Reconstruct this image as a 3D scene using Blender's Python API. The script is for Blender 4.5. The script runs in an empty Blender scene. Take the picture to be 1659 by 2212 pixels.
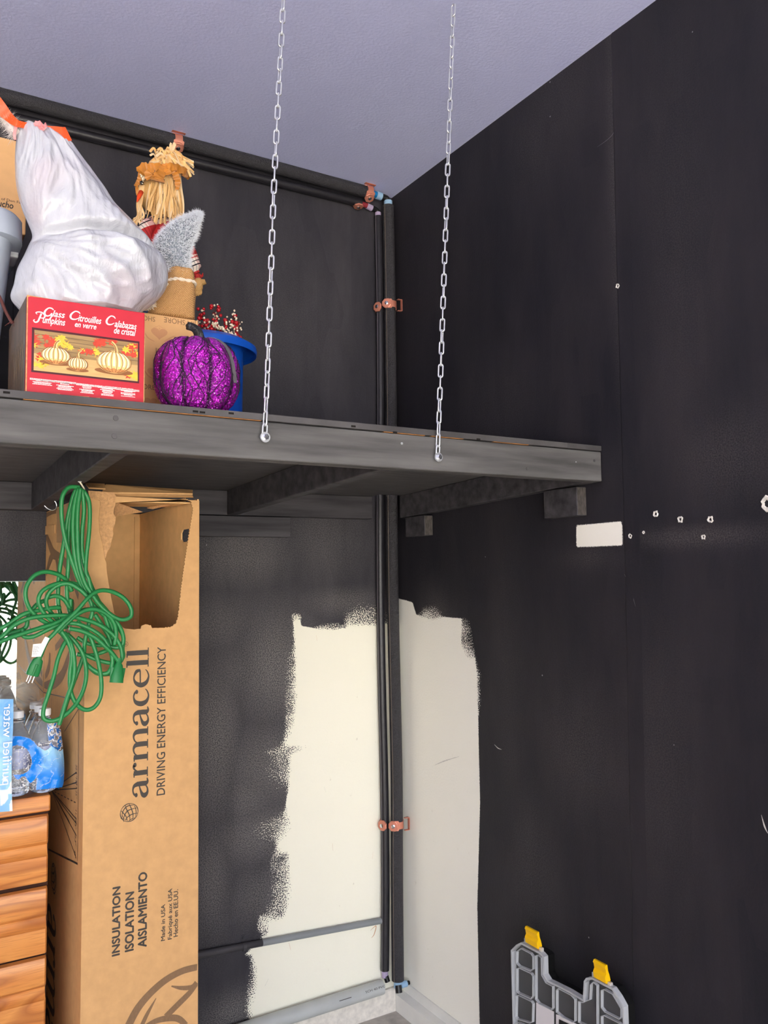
import bpy, bmesh, math, random
import numpy as np
from mathutils import Vector, Matrix, noise as mnoise
from mathutils.geometry import tessellate_polygon

random.seed(7)
S = bpy.context.scene
COL = S.collection
PI = math.pi

# ------------------------------------------------------------------ camera
F_PX, CX, CY, IW, IH = 1791.1004, 829.5, 1106.0, 1659, 2212
CAM = Vector((-1.77877, -2.82219, 1.66))
MR = np.array([[0.8544278, -0.02723045, -0.51885608],
               [-0.51937313, -0.07226061, -0.85148691],
               [-0.01430648, 0.997014, -0.07588424]])
cam_d = bpy.data.cameras.new('camera'); cam = bpy.data.objects.new('camera', cam_d); COL.objects.link(cam)
m4 = Matrix([list(MR[i]) + [CAM[i]] for i in range(3)] + [[0, 0, 0, 1]])
cam.matrix_world = m4
cam_d.sensor_fit = 'VERTICAL'; cam_d.sensor_height = 36.0; cam_d.sensor_width = 27.0
cam_d.lens = F_PX / IH * 36.0
cam_d.clip_start = .05; cam_d.clip_end = 200
S.camera = cam

# ------------------------------------------------------------------ light
S.view_settings.view_transform = 'Standard'; S.view_settings.look = 'None'
S.view_settings.gamma = 1.0; S.view_settings.use_curve_mapping = False
S.view_settings.exposure = 0.0
w = bpy.data.worlds.new('sky'); S.world = w; w.use_nodes = True
nt = w.node_tree; nt.nodes.clear()
bg = nt.nodes.new('ShaderNodeBackground'); out = nt.nodes.new('ShaderNodeOutputWorld')
sky = nt.nodes.new('ShaderNodeTexSky'); sky.sky_type = 'NISHITA'; sky.sun_disc = False
sky.sun_elevation = math.radians(48); sky.sun_rotation = math.radians(120); sky.dust_density = 2.5; sky.air_density = 1.0
mixs = nt.nodes.new('ShaderNodeMix'); mixs.data_type = 'RGBA'; mixs.inputs[0].default_value = .72
mixs.inputs[7].default_value = (.42, .425, .45, 1)      # bright thin overcast over the blue
sc = nt.nodes.new('ShaderNodeVectorMath'); sc.operation = 'SCALE'; sc.inputs['Scale'].default_value = .1
nt.links.new(sky.outputs[0], sc.inputs[0]); nt.links.new(sc.outputs[0], mixs.inputs[6])
nt.links.new(mixs.outputs[2], bg.inputs[0]); bg.inputs[1].default_value = 15.0
nt.links.new(bg.outputs[0], out.inputs[0])
sun_d = bpy.data.lights.new('sun', 'SUN'); sun_d.energy = 34.0; sun_d.angle = math.radians(1.5); sun_d.color = (1, .93, .82)
sun = bpy.data.objects.new('sun', sun_d); COL.objects.link(sun); sun.location = (3, -9, 9)
sun.rotation_euler = Vector((.25, -.72, 1)).to_track_quat('Z', 'Y').to_euler()

HC = 3.2209           # ceiling height

def P(px, py, y=None, x=None, z=None):
    """point of the place seen at a photograph pixel, on a known plane"""
    r = Vector(MR @ np.array([px - CX, -(py - CY), -F_PX]))
    if y is not None: t = (y - CAM.y) / r.y
    elif x is not None: t = (x - CAM.x) / r.x
    else: t = (z - CAM.z) / r.z
    return CAM + r * t
def pxsize(y, x):    # pixels per metre at a place
    d = (Vector((x, y, 2)) - CAM).dot(Vector((.5189, .8515, .0759)))
    return F_PX / d

# ------------------------------------------------------------------ materials
def lin(c):
    c = c / 255.0
    return c / 12.92 if c <= .04045 else ((c + .055) / 1.055) ** 2.4
def rgb(r, g, b): return (lin(r), lin(g), lin(b), 1.0)

def mat(name, col, rough=.5, metal=0.0, spec=.5, vary=None, bump=None, trans=0.0, ior=1.45, alpha=1.0,
        stretch=(1, 1, 1), coat=0.0, sheen=0.0, sss=0.0, col2=None):
    m = bpy.data.materials.new(name); m.use_nodes = True
    t = m.node_tree; b = t.nodes['Principled BSDF']
    b.inputs['Base Color'].default_value = col; b.inputs['Roughness'].default_value = rough
    b.inputs['Metallic'].default_value = metal; b.inputs['Specular IOR Level'].default_value = spec
    b.inputs['Transmission Weight'].default_value = trans; b.inputs['IOR'].default_value = ior
    b.inputs['Alpha'].default_value = alpha; b.inputs['Coat Weight'].default_value = coat
    b.inputs['Sheen Weight'].default_value = sheen
    if sss: b.inputs['Subsurface Weight'].default_value = sss; b.inputs['Subsurface Radius'].default_value = (.02, .02, .02)
    if vary or bump:
        tc = t.nodes.new('ShaderNodeTexCoord'); mp = t.nodes.new('ShaderNodeMapping'); mp.inputs['Scale'].default_value = stretch
        t.links.new(tc.outputs['Object'], mp.inputs[0])
    if vary:
        n = t.nodes.new('ShaderNodeTexNoise'); n.inputs['Scale'].default_value = vary[0]; n.inputs['Detail'].default_value = 5
        t.links.new(mp.outputs[0], n.inputs['Vector'])
        mx = t.nodes.new('ShaderNodeMix'); mx.data_type = 'RGBA'
        k = vary[1]
        mx.inputs[6].default_value = tuple(c * (1 - k) for c in col[:3]) + (1,)
        c2 = col2 if col2 else tuple(min(1, c * (1 + k)) for c in col[:3]) + (1,)
        mx.inputs[7].default_value = c2
        rp = t.nodes.new('ShaderNodeMapRange'); rp.inputs[1].default_value = .3; rp.inputs[2].default_value = .7
        t.links.new(n.outputs[0], rp.inputs[0]); t.links.new(rp.outputs[0], mx.inputs[0]); t.links.new(mx.outputs[2], b.inputs['Base Color'])
    if bump:
        n = t.nodes.new('ShaderNodeTexNoise'); n.inputs['Scale'].default_value = bump[0]; n.inputs['Detail'].default_value = 4
        t.links.new(mp.outputs[0], n.inputs['Vector'])
        bp = t.nodes.new('ShaderNodeBump'); bp.inputs['Strength'].default_value = bump[1]; bp.inputs['Distance'].default_value = bump[2]
        t.links.new(n.outputs[0], bp.inputs['Height']); t.links.new(bp.outputs[0], b.inputs['Normal'])
    return m

def node(m, typ, **kw):
    n = m.node_tree.nodes.new(typ)
    for k, v in kw.items(): setattr(n, k, v)
    return n

def wall_mat(name, dark, dark2, white, streak):
    m = mat(name, dark, rough=.62, spec=.35); t = m.node_tree; b = t.nodes['Principled BSDF']; L = t.links.new
    geo = node(m, 'ShaderNodeNewGeometry')
    at = node(m, 'ShaderNodeAttribute', attribute_name='cover'); fz = node(m, 'ShaderNodeAttribute', attribute_name='fuzz')
    sh = node(m, 'ShaderNodeAttribute', attribute_name='shade')
    mp = node(m, 'ShaderNodeMapping'); mp.inputs['Scale'].default_value = (1, 1, 1); L(geo.outputs['Position'], mp.inputs[0])
    n1 = node(m, 'ShaderNodeTexNoise'); n1.inputs['Scale'].default_value = 260; n1.inputs['Detail'].default_value = 2; L(mp.outputs[0], n1.inputs['Vector'])
    n2 = node(m, 'ShaderNodeTexNoise'); n2.inputs['Scale'].default_value = 22; n2.inputs['Detail'].default_value = 4; L(mp.outputs[0], n2.inputs['Vector'])
    a = node(m, 'ShaderNodeMath', operation='MULTIPLY_ADD'); L(n2.outputs[0], a.inputs[0]); a.inputs[1].default_value = .25; L(n1.outputs[0], a.inputs[2])
    s = node(m, 'ShaderNodeMath', operation='SUBTRACT'); L(a.outputs[0], s.inputs[0]); s.inputs[1].default_value = .62
    q = node(m, 'ShaderNodeMath', operation='MULTIPLY'); L(s.outputs[0], q.inputs[0]); L(fz.outputs['Fac'], q.inputs[1])
    c = node(m, 'ShaderNodeMath', operation='ADD'); L(q.outputs[0], c.inputs[0]); L(at.outputs['Fac'], c.inputs[1])
    r = node(m, 'ShaderNodeMapRange'); r.inputs[1].default_value = -.0012; r.inputs[2].default_value = .0012; L(c.outputs[0], r.inputs[0])
    # dark paint: roller laps (vertical) and thin coats
    mp2 = node(m, 'ShaderNodeMapping'); mp2.inputs['Scale'].default_value = (3.2, 3.2, .9); L(geo.outputs['Position'], mp2.inputs[0])
    n3 = node(m, 'ShaderNodeTexNoise'); n3.inputs['Scale'].default_value = 1.7; n3.inputs['Detail'].default_value = 6; n3.inputs['Roughness'].default_value = .65; L(mp2.outputs[0], n3.inputs['Vector'])
    vor = node(m, 'ShaderNodeTexVoronoi', distance='CHEBYCHEV'); vor.inputs['Scale'].default_value = 2.6; L(mp2.outputs[0], vor.inputs['Vector'])
    add = node(m, 'ShaderNodeMath', operation='MULTIPLY_ADD'); L(vor.outputs['Color'], add.inputs[0]); add.inputs[1].default_value = .14; L(n3.outputs[0], add.inputs[2])
    rr = node(m, 'ShaderNodeMapRange'); rr.inputs[1].default_value = .34; rr.inputs[2].default_value = .84; L(add.outputs[0], rr.inputs[0])
    mx = node(m, 'ShaderNodeMix', data_type='RGBA'); mx.inputs[6].default_value = dark; mx.inputs[7].default_value = dark2; L(rr.outputs[0], mx.inputs[0])
    # lighter stipple where the coat ran dry; low patches also paint in brighter light
    st = node(m, 'ShaderNodeMapRange'); st.inputs[1].default_value = .34; st.inputs[2].default_value = .70; L(n1.outputs[0], st.inputs[0])
    stm = node(m, 'ShaderNodeMath', operation='MULTIPLY'); L(st.outputs[0], stm.inputs[0]); L(sh.outputs['Fac'], stm.inputs[1])
    mx2 = node(m, 'ShaderNodeMix', data_type='RGBA'); L(stm.outputs[0], mx2.inputs[0]); L(mx.outputs[2], mx2.inputs[6]); mx2.inputs[7].default_value = streak
    # rare specks of bare plaster and scratches
    v2 = node(m, 'ShaderNodeTexVoronoi'); v2.inputs['Scale'].default_value = 9; L(geo.outputs['Position'], v2.inputs['Vector'])
    lt = node(m, 'ShaderNodeMath', operation='LESS_THAN'); lt.inputs[1].default_value = .022; L(v2.outputs['Distance'], lt.inputs[0])
    sp = node(m, 'ShaderNodeSeparateColor'); L(v2.outputs['Color'], sp.inputs[0])
    gt = node(m, 'ShaderNodeMath', operation='GREATER_THAN'); gt.inputs[1].default_value = .72; L(sp.outputs[0], gt.inputs[0])
    mu = node(m, 'ShaderNodeMath', operation='MULTIPLY'); L(lt.outputs[0], mu.inputs[0]); L(gt.outputs[0], mu.inputs[1])
    mu2 = node(m, 'ShaderNodeMath', operation='MULTIPLY'); L(mu.outputs[0], mu2.inputs[0]); mu2.inputs[1].default_value = .55
    mx3 = node(m, 'ShaderNodeMix', data_type='RGBA'); L(mu2.outputs[0], mx3.inputs[0]); L(mx2.outputs[2], mx3.inputs[6]); mx3.inputs[7].default_value = rgb(190, 190, 190)
    # white undercoat with scuffs
    mp4 = node(m, 'ShaderNodeMapping'); mp4.inputs['Scale'].default_value = (1, 1, .45); L(geo.outputs['Position'], mp4.inputs[0])
    n5 = node(m, 'ShaderNodeTexNoise'); n5.inputs['Scale'].default_value = 38; n5.inputs['Detail'].default_value = 5; n5.inputs['Roughness'].default_value = .6; L(mp4.outputs[0], n5.inputs['Vector'])
    r5 = node(m, 'ShaderNodeMapRange'); r5.inputs[1].default_value = .69; r5.inputs[2].default_value = .78; r5.inputs[3].default_value = 0; r5.inputs[4].default_value = .55; L(n5.outputs[0], r5.inputs[0])
    mx4 = node(m, 'ShaderNodeMix', data_type='RGBA'); mx4.inputs[6].default_value = white; mx4.inputs[7].default_value = rgb(150, 130, 105); L(r5.outputs[0], mx4.inputs[0])
    mf = node(m, 'ShaderNodeMix', data_type='RGBA'); L(r.outputs[0], mf.inputs[0]); L(mx3.outputs[2], mf.inputs[6]); L(mx4.outputs[2], mf.inputs[7])
    L(mf.outputs[2], b.inputs['Base Color'])
    nb = node(m, 'ShaderNodeTexNoise'); nb.inputs['Scale'].default_value = 130; nb.inputs['Detail'].default_value = 3; L(geo.outputs['Position'], nb.inputs['Vector'])
    hh = node(m, 'ShaderNodeMath', operation='MULTIPLY_ADD'); L(r.outputs[0], hh.inputs[0]); hh.inputs[1].default_value = -.25; L(nb.outputs[0], hh.inputs[2])
    bp = node(m, 'ShaderNodeBump'); bp.inputs['Strength'].default_value = .25; bp.inputs['Distance'].default_value = .003; L(hh.outputs[0], bp.inputs['Height']); L(bp.outputs[0], b.inputs['Normal'])
    return m

def oak_mat(name, c1, c2, c3, axis='x'):
    m = mat(name, c1, rough=.38, spec=.5, coat=.15); t = m.node_tree; b = t.nodes['Principled BSDF']; L = t.links.new
    tc = node(m, 'ShaderNodeTexCoord'); mp = node(m, 'ShaderNodeMapping'); L(tc.outputs['Object'], mp.inputs[0])
    oi = node(m, 'ShaderNodeObjectInfo'); ml = node(m, 'ShaderNodeVectorMath', operation='SCALE'); ml.inputs['Scale'].default_value = 7.0
    cb = node(m, 'ShaderNodeCombineXYZ'); L(oi.outputs['Random'], cb.inputs[0]); L(oi.outputs['Random'], cb.inputs[2]); L(cb.outputs[0], ml.inputs[0]); L(ml.outputs[0], mp.inputs['Location'])
    mp.inputs['Scale'].default_value = (1.6, 4, 9) if axis == 'x' else (9, 4, 1.6)
    n = node(m, 'ShaderNodeTexNoise'); n.inputs['Scale'].default_value = 1.1; n.inputs['Detail'].default_value = 1.5; L(mp.outputs[0], n.inputs['Vector'])
    k = node(m, 'ShaderNodeMath', operation='MULTIPLY'); k.inputs[1].default_value = 9.0; L(n.outputs[0], k.inputs[0])
    fr = node(m, 'ShaderNodeMath', operation='FRACT'); L(k.outputs[0], fr.inputs[0])
    cr = node(m, 'ShaderNodeValToRGB'); e = cr.color_ramp.elements
    e[0].position = 0; e[0].color = c2; e[1].position = .35; e[1].color = c1; ne = cr.color_ramp.elements.new(.85); ne.color = c3; ne = cr.color_ramp.elements.new(1.0); ne.color = c2
    L(fr.outputs[0], cr.inputs[0])
    mp2 = node(m, 'ShaderNodeMapping'); L(tc.outputs['Object'], mp2.inputs[0]); mp2.inputs['Scale'].default_value = (9, 60, 220) if axis == 'x' else (220, 60, 9)
    n2 = node(m, 'ShaderNodeTexNoise'); n2.inputs['Scale'].default_value = 2; n2.inputs['Detail'].default_value = 3; L(mp2.outputs[0], n2.inputs['Vector'])
    r2 = node(m, 'ShaderNodeMapRange'); r2.inputs[1].default_value = .5; r2.inputs[2].default_value = .68; r2.inputs[4].default_value = .5; L(n2.outputs[0], r2.inputs[0])
    mx = node(m, 'ShaderNodeMix', data_type='RGBA'); L(r2.outputs[0], mx.inputs[0]); L(cr.outputs[0], mx.inputs[6]); mx.inputs[7].default_value = c2
    L(mx.outputs[2], b.inputs['Base Color'])
    return m

def glitter_mat():
    m = mat('purple_glitter', rgb(160, 30, 175), rough=.28, metal=.55, spec=.6); t = m.node_tree; b = t.nodes['Principled BSDF']; L = t.links.new
    tc = node(m, 'ShaderNodeTexCoord'); v = node(m, 'ShaderNodeTexVoronoi'); v.inputs['Scale'].default_value = 440; L(tc.outputs['Object'], v.inputs['Vector'])
    sub = node(m, 'ShaderNodeVectorMath', operation='SUBTRACT'); sub.inputs[1].default_value = (.5, .5, .5); L(v.outputs['Color'], sub.inputs[0])
    scl = node(m, 'ShaderNodeVectorMath', operation='SCALE'); scl.inputs['Scale'].default_value = 1.5; L(sub.outputs[0], scl.inputs[0])
    g = node(m, 'ShaderNodeNewGeometry'); ad = node(m, 'ShaderNodeVectorMath', operation='ADD'); L(scl.outputs[0], ad.inputs[0]); L(g.outputs['Normal'], ad.inputs[1])
    nm = node(m, 'ShaderNodeVectorMath', operation='NORMALIZE'); L(ad.outputs[0], nm.inputs[0]); L(nm.outputs[0], b.inputs['Normal'])
    at = node(m, 'ShaderNodeAttribute', attribute_name='lace')     # black lace densest in the grooves and at the top
    sp = node(m, 'ShaderNodeSeparateColor'); L(v.outputs['Color'], sp.inputs[0])
    cr = node(m, 'ShaderNodeValToRGB'); e = cr.color_ramp.elements; e[0].color = rgb(96, 6, 104); e[1].position = .90; e[1].color = rgb(236, 74, 240)
    ne = e.new(.45); ne.color = rgb(190, 20, 192); ne = e.new(.93); ne.color = rgb(255, 190, 250)  # palest flakes have white sparkle glints put into their colour
    L(sp.outputs[1], cr.inputs[0])
    wv = node(m, 'ShaderNodeTexNoise'); wv.inputs['Scale'].default_value = 60; wv.inputs['Detail'].default_value = 3; L(tc.outputs['Object'], wv.inputs['Vector'])
    ma = node(m, 'ShaderNodeMath', operation='MULTIPLY_ADD'); L(wv.outputs[0], ma.inputs[0]); ma.inputs[1].default_value = .5; L(at.outputs['Fac'], ma.inputs[2])
    ls = node(m, 'ShaderNodeMapRange'); ls.inputs[1].default_value = .45; ls.inputs[2].default_value = 1.0; ls.inputs[4].default_value = .86; L(ma.outputs[0], ls.inputs[0])
    mx = node(m, 'ShaderNodeMix', data_type='RGBA'); L(ls.outputs[0], mx.inputs[0]); L(cr.outputs[0], mx.inputs[6]); mx.inputs[7].default_value = rgb(40, 22, 46)
    L(mx.outputs[2], b.inputs['Base Color'])
    return m

def attr_mat(name, rough=.25, spec=.5):
    """printed clear film: colour and opacity come from the print stored on the mesh"""
    m = mat(name, (1, 1, 1, 1), rough=rough, spec=spec, bump=(30, .5, .01)); t = m.node_tree; b = t.nodes['Principled BSDF']
    a = node(m, 'ShaderNodeAttribute', attribute_name='print')
    t.links.new(a.outputs['Color'], b.inputs['Base Color']); t.links.new(a.outputs['Alpha'], b.inputs['Alpha'])
    return m

def plaid_mat():
    m = mat('red_plaid_cloth', rgb(190, 60, 60), rough=.85, spec=.2); t = m.node_tree; b = t.nodes['Principled BSDF']; L = t.links.new
    tc = node(m, 'ShaderNodeTexCoord'); mp = node(m, 'ShaderNodeMapping'); mp.inputs['Rotation'].default_value = (0, .55, 0); mp.inputs['Scale'].default_value = (12, 12, 12); L(tc.outputs['Object'], mp.inputs[0])
    sx = node(m, 'ShaderNodeSeparateXYZ'); L(mp.outputs[0], sx.inputs[0])
    def ramp(src):
        f = node(m, 'ShaderNodeMath', operation='FRACT'); L(src, f.inputs[0])
        c = node(m, 'ShaderNodeValToRGB'); c.color_ramp.interpolation = 'CONSTANT'; e = c.color_ramp.elements
        e[0].color = rgb(196, 62, 62); e[1].position = .32; e[1].color = rgb(246, 236, 225)
        for p, cc in [(.48, rgb(40, 36, 44)), (.52, rgb(248, 240, 230)), (.62, rgb(40, 36, 44)), (.65, rgb(248, 240, 230)), (.74, rgb(205, 95, 90)), (.80, rgb(246, 236, 225)), (.84, rgb(196, 62, 62))]:
            ne = e.new(p); ne.color = cc
        L(f.outputs[0], c.inputs[0]); return c.outputs[0]
    mx = node(m, 'ShaderNodeMix', data_type='RGBA', blend_type='MULTIPLY'); mx.inputs[0].default_value = .55
    L(ramp(sx.outputs[2]), mx.inputs[6]); L(ramp(sx.outputs[0]), mx.inputs[7]); L(mx.outputs[2], b.inputs['Base Color'])
    return m

def burlap_mat(name, c1, c2):
    m = mat(name, c1, rough=.95, spec=.1); t = m.node_tree; b = t.nodes['Principled BSDF']; L = t.links.new
    tc = node(m, 'ShaderNodeTexCoord')
    def wv(rot, s):
        mp = node(m, 'ShaderNodeMapping'); mp.inputs['Rotation'].default_value = rot; L(tc.outputs['Object'], mp.inputs[0])
        x = node(m, 'ShaderNodeTexWave'); x.inputs['Scale'].default_value = s; x.inputs['Distortion'].default_value = 2; x.inputs['Detail'].default_value = 2; x.inputs['Detail Scale'].default_value = 3; L(mp.outputs[0], x.inputs['Vector']); return x.outputs['Fac']
    mu = node(m, 'ShaderNodeMath', operation='ADD'); L(wv((0, .8, .3), 105), mu.inputs[0]); L(wv((0, -.8, .3), 105), mu.inputs[1])
    rp = node(m, 'ShaderNodeMapRange'); rp.inputs[1].default_value = .4; rp.inputs[2].default_value = 1.5; L(mu.outputs[0], rp.inputs[0])
    mx = node(m, 'ShaderNodeMix', data_type='RGBA'); L(rp.outputs[0], mx.inputs[0]); mx.inputs[6].default_value = c2; mx.inputs[7].default_value = c1
    L(mx.outputs[2], b.inputs['Base Color'])
    bp = node(m, 'ShaderNodeBump'); bp.inputs['Strength'].default_value = .6; bp.inputs['Distance'].default_value = .001; L(mu.outputs[0], bp.inputs['Height']); L(bp.outputs[0], b.inputs['Normal'])
    return m

def painted_wood(name, c, c2):
    return mat(name, c, rough=.6, spec=.35, vary=(5, .3), col2=c2, bump=(26, .35, .002), stretch=(.5, 6, 6))

def bag_mat():
    m = mat('white_bag_plastic', rgb(204, 207, 214), rough=.22, spec=.6, coat=.25); t = m.node_tree; b = t.nodes['Principled BSDF']; L = t.links.new
    tc = node(m, 'ShaderNodeTexCoord')
    mp = node(m, 'ShaderNodeMapping'); mp.inputs['Rotation'].default_value = (0, .55, 0); mp.inputs['Scale'].default_value = (16, 16, 6); L(tc.outputs['Object'], mp.inputs[0])
    n = node(m, 'ShaderNodeTexNoise'); n.inputs['Scale'].default_value = 1; n.inputs['Detail'].default_value = 5; n.inputs['Distortion'].default_value = 1.2; L(mp.outputs[0], n.inputs['Vector'])
    n2 = node(m, 'ShaderNodeTexNoise'); n2.inputs['Scale'].default_value = 85; n2.inputs['Detail'].default_value = 3; L(tc.outputs['Object'], n2.inputs['Vector'])
    ma = node(m, 'ShaderNodeMath', operation='MULTIPLY_ADD'); L(n2.outputs[0], ma.inputs[0]); ma.inputs[1].default_value = .16; L(n.outputs[0], ma.inputs[2])
    bp = node(m, 'ShaderNodeBump'); bp.inputs['Strength'].default_value = .8; bp.inputs['Distance'].default_value = .011; L(ma.outputs[0], bp.inputs['Height']); L(bp.outputs[0], b.inputs['Normal'])
    tr = node(m, 'ShaderNodeBsdfTranslucent'); tr.inputs[0].default_value = rgb(240, 238, 246)
    ms = node(m, 'ShaderNodeMixShader'); ms.inputs[0].default_value = .15
    o = t.nodes['Material Output']; L(b.outputs[0], ms.inputs[1]); L(tr.outputs[0], ms.inputs[2]); L(ms.outputs[0], o.inputs[0])
    n3 = node(m, 'ShaderNodeTexNoise'); n3.inputs['Scale'].default_value = 7; n3.inputs['Detail'].default_value = 1; L(tc.outputs['Object'], n3.inputs['Vector'])
    r3 = node(m, 'ShaderNodeMapRange'); r3.inputs[1].default_value = .52; r3.inputs[2].default_value = .72; r3.inputs[4].default_value = .55; L(n3.outputs[0], r3.inputs[0])
    mx = node(m, 'ShaderNodeMix', data_type='RGBA'); L(r3.outputs[0], mx.inputs[0]); mx.inputs[6].default_value = rgb(206, 209, 217); mx.inputs[7].default_value = rgb(206, 188, 198)
    L(mx.outputs[2], b.inputs['Base Color'])
    return m

M = {}
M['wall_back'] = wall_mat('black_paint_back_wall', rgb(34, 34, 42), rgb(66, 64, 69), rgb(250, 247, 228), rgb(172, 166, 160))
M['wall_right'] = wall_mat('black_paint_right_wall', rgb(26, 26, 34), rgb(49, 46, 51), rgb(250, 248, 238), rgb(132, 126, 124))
M['wall_plain'] = mat('pale_wall_paint', rgb(214, 212, 207), rough=.7)  # kept pale so the unseen walls bounce light onto the right wall
M['ceiling'] = mat('lavender_ceiling_paint', rgb(207, 212, 255), rough=.85, spec=.15, vary=(1.2, .05), bump=(110, .35, .004))
M['concrete'] = mat('concrete', rgb(188, 182, 174), rough=.85, vary=(14, .35), bump=(60, .4, .004))
M['drive'] = mat('pale_concrete', rgb(205, 200, 190), rough=.9, vary=(4, .08))
M['curb'] = mat('white_painted_curb', rgb(232, 231, 226), rough=.75, vary=(9, .06), bump=(30, .3, .004))
M['curb_dirty'] = mat('stained_white_curb', rgb(226, 220, 208), rough=.8, vary=(60, .12), bump=(40, .5, .004))
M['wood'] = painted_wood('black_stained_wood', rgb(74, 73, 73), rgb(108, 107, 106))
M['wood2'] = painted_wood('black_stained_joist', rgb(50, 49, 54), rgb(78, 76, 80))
M['deck'] = mat('black_stained_plywood', rgb(78, 76, 77), rough=.6, vary=(9, .3), bump=(40, .4, .002), stretch=(1, 6, 1))
M['endgrain'] = mat('black_stained_end_grain', rgb(70, 65, 62), rough=.7, vary=(60, .5), stretch=(4, .6, 1))
M['rawwood'] = mat('bare_wood_sliver', rgb(168, 116, 66), rough=.8, vary=(60, .3))
M['hole'] = mat('dark_hole', rgb(20, 15, 14), rough=.9)
M['foam'] = mat('black_foam', rgb(52, 51, 55), rough=.5, spec=.55, vary=(260, .35), bump=(240, 1.0, .006))  # colour speckle paints in the highlights of the foam texture
M['foam_skin'] = mat('smooth_black_foam', rgb(34, 33, 38), rough=.38, spec=.6, bump=(140, .3, .002), vary=(40, .2))
M['copper'] = mat('copper_coated_steel', rgb(214, 140, 118), rough=.42, metal=.45, spec=.5)
M['steel'] = mat('bright_steel', rgb(215, 218, 222), rough=.22, metal=1.0)
M['zinc'] = mat('zinc_plated_steel', rgb(225, 228, 232), rough=.3, metal=.75, spec=.6)
M['blue_pipe'] = mat('blue_plastic_pipe', rgb(20, 120, 185), rough=.35)
M['pale_blue'] = mat('pale_blue_plastic', rgb(150, 185, 215), rough=.35)
M['red_pipe'] = mat('red_plastic_pipe', rgb(150, 50, 60), rough=.35)
M['pale_lilac'] = mat('pale_lilac_plastic', rgb(175, 160, 190), rough=.35)
M['black_plastic'] = mat('black_plastic', rgb(22, 22, 24), rough=.35)
M['pvc'] = mat('grey_pvc', rgb(186, 189, 186), rough=.4, vary=(12, .06))
M['conduit'] = mat('grey_conduit', rgb(138, 142, 144), rough=.45)
M['dusty'] = mat('dusty_film', rgb(120, 110, 98), rough=.9)
M['plaster'] = mat('torn_plaster', rgb(215, 212, 206), rough=.9, vary=(120, .2), bump=(200, .6, .002))
M['card'] = mat('kraft_cardboard', rgb(205, 160, 108), rough=.8, spec=.25, vary=(45, .06), bump=(90, .12, .001))
M['card_in'] = mat('kraft_cardboard_inner_lifted', rgb(244, 198, 138), rough=.85, spec=.2, vary=(30, .06))  # paler copy of the kraft, its colour raised to brighten the dim inside
M['card_torn'] = mat('torn_cardboard_edge', rgb(198, 152, 104), rough=.95, vary=(160, .18), bump=(160, .8, .003))
M['card_tan'] = mat('tan_carton', rgb(218, 170, 116), rough=.75, vary=(30, .05))
M['ink'] = mat('dark_brown_ink', rgb(62, 56, 50), rough=.6)
M['ink_soft'] = mat('soft_brown_ink', rgb(128, 98, 68), rough=.7, vary=(300, .12), stretch=(3, 1, .4))
M['ink_tan'] = mat('light_brown_ink', rgb(202, 148, 104), rough=.75)
M['tape'] = mat('clear_parcel_tape', rgb(190, 165, 135), rough=.15, alpha=.35)
M['cord'] = mat('green_cord_jacket', rgb(38, 128, 68), rough=.4, spec=.5)
M['plug'] = mat('green_plug_plastic', rgb(30, 120, 62), rough=.45)
M['paper'] = mat('white_paper', rgb(236, 235, 232), rough=.7)
M['red'] = mat('red_printed_card', rgb(192, 40, 56), rough=.45, spec=.4, vary=(20, .05))
M['red_dark'] = mat('maroon_print', rgb(70, 14, 24), rough=.5)
M['white_ink'] = mat('white_print', rgb(250, 244, 240), rough=.5)
M['carton_side'] = mat('brown_photo_print', rgb(96, 74, 56), rough=.5, vary=(8, .35), stretch=(1, 3, 1))
M['board_a'] = mat('printed_wood_board', rgb(158, 128, 82), rough=.5, vary=(10, .2), stretch=(2, 1, 14))
M['board_b'] = mat('printed_wood_table', rgb(208, 168, 108), rough=.5, vary=(8, .15), stretch=(2, 1, 14))
M['gold'] = mat('printed_gold', rgb(238, 200, 130), rough=.45, vary=(40, .15))
M['gold_hi'] = mat('printed_gold_highlight', rgb(254, 240, 196), rough=.45)
M['gold_dk'] = mat('printed_gold_shadow', rgb(140, 88, 44), rough=.5)
M['gold_amber'] = mat('printed_amber', rgb(214, 140, 78), rough=.5, vary=(60, .2))
M['leaf_r'] = mat('printed_red_leaf', rgb(206, 66, 44), rough=.5, vary=(120, .2))
M['leaf_y'] = mat('printed_yellow_leaf', rgb(246, 190, 60), rough=.5, vary=(120, .15))
M['bag'] = bag_mat()
M['drawstring'] = mat('orange_red_plastic_band', rgb(246, 84, 30), rough=.35, spec=.5)
M['pinkband'] = mat('pink_plastic_band', rgb(248, 150, 150), rough=.4)
M['fur'] = mat('pale_fur', rgb(205, 196, 192), rough=.9)
M['fur_grey'] = mat('pale_grey_tinsel_fur', rgb(240, 244, 250), rough=.5, spec=.6)
M['fur_dark'] = mat('grey_fur_base', rgb(120, 128, 138), rough=.9)
M['burlap'] = burlap_mat('burlap', rgb(226, 178, 122), rgb(150, 108, 66))
M['doll_skin'] = burlap_mat('tan_doll_cloth', rgb(226, 182, 118), rgb(205, 158, 98))
M['rope'] = mat('cream_cotton_rope', rgb(240, 226, 204), rough=.9, bump=(300, .6, .002))
M['raffia'] = mat('raffia', rgb(236, 190, 126), rough=.7, vary=(30, .22), stretch=(3, 3, .5))
M['raffia_pale'] = mat('pale_raffia', rgb(240, 212, 168), rough=.7)
M['bow'] = mat('golden_brown_satin_ribbon', rgb(200, 128, 44), rough=.42, sheen=.3, vary=(25, .25))
M['plaid'] = plaid_mat()
M['denim'] = mat('navy_denim', rgb(44, 62, 104), rough=.9, vary=(200, .3))
M['orange_felt'] = mat('orange_felt', rgb(240, 80, 34), rough=.9)
M['bead'] = mat('cream_beads', rgb(240, 226, 200), rough=.3)
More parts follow.
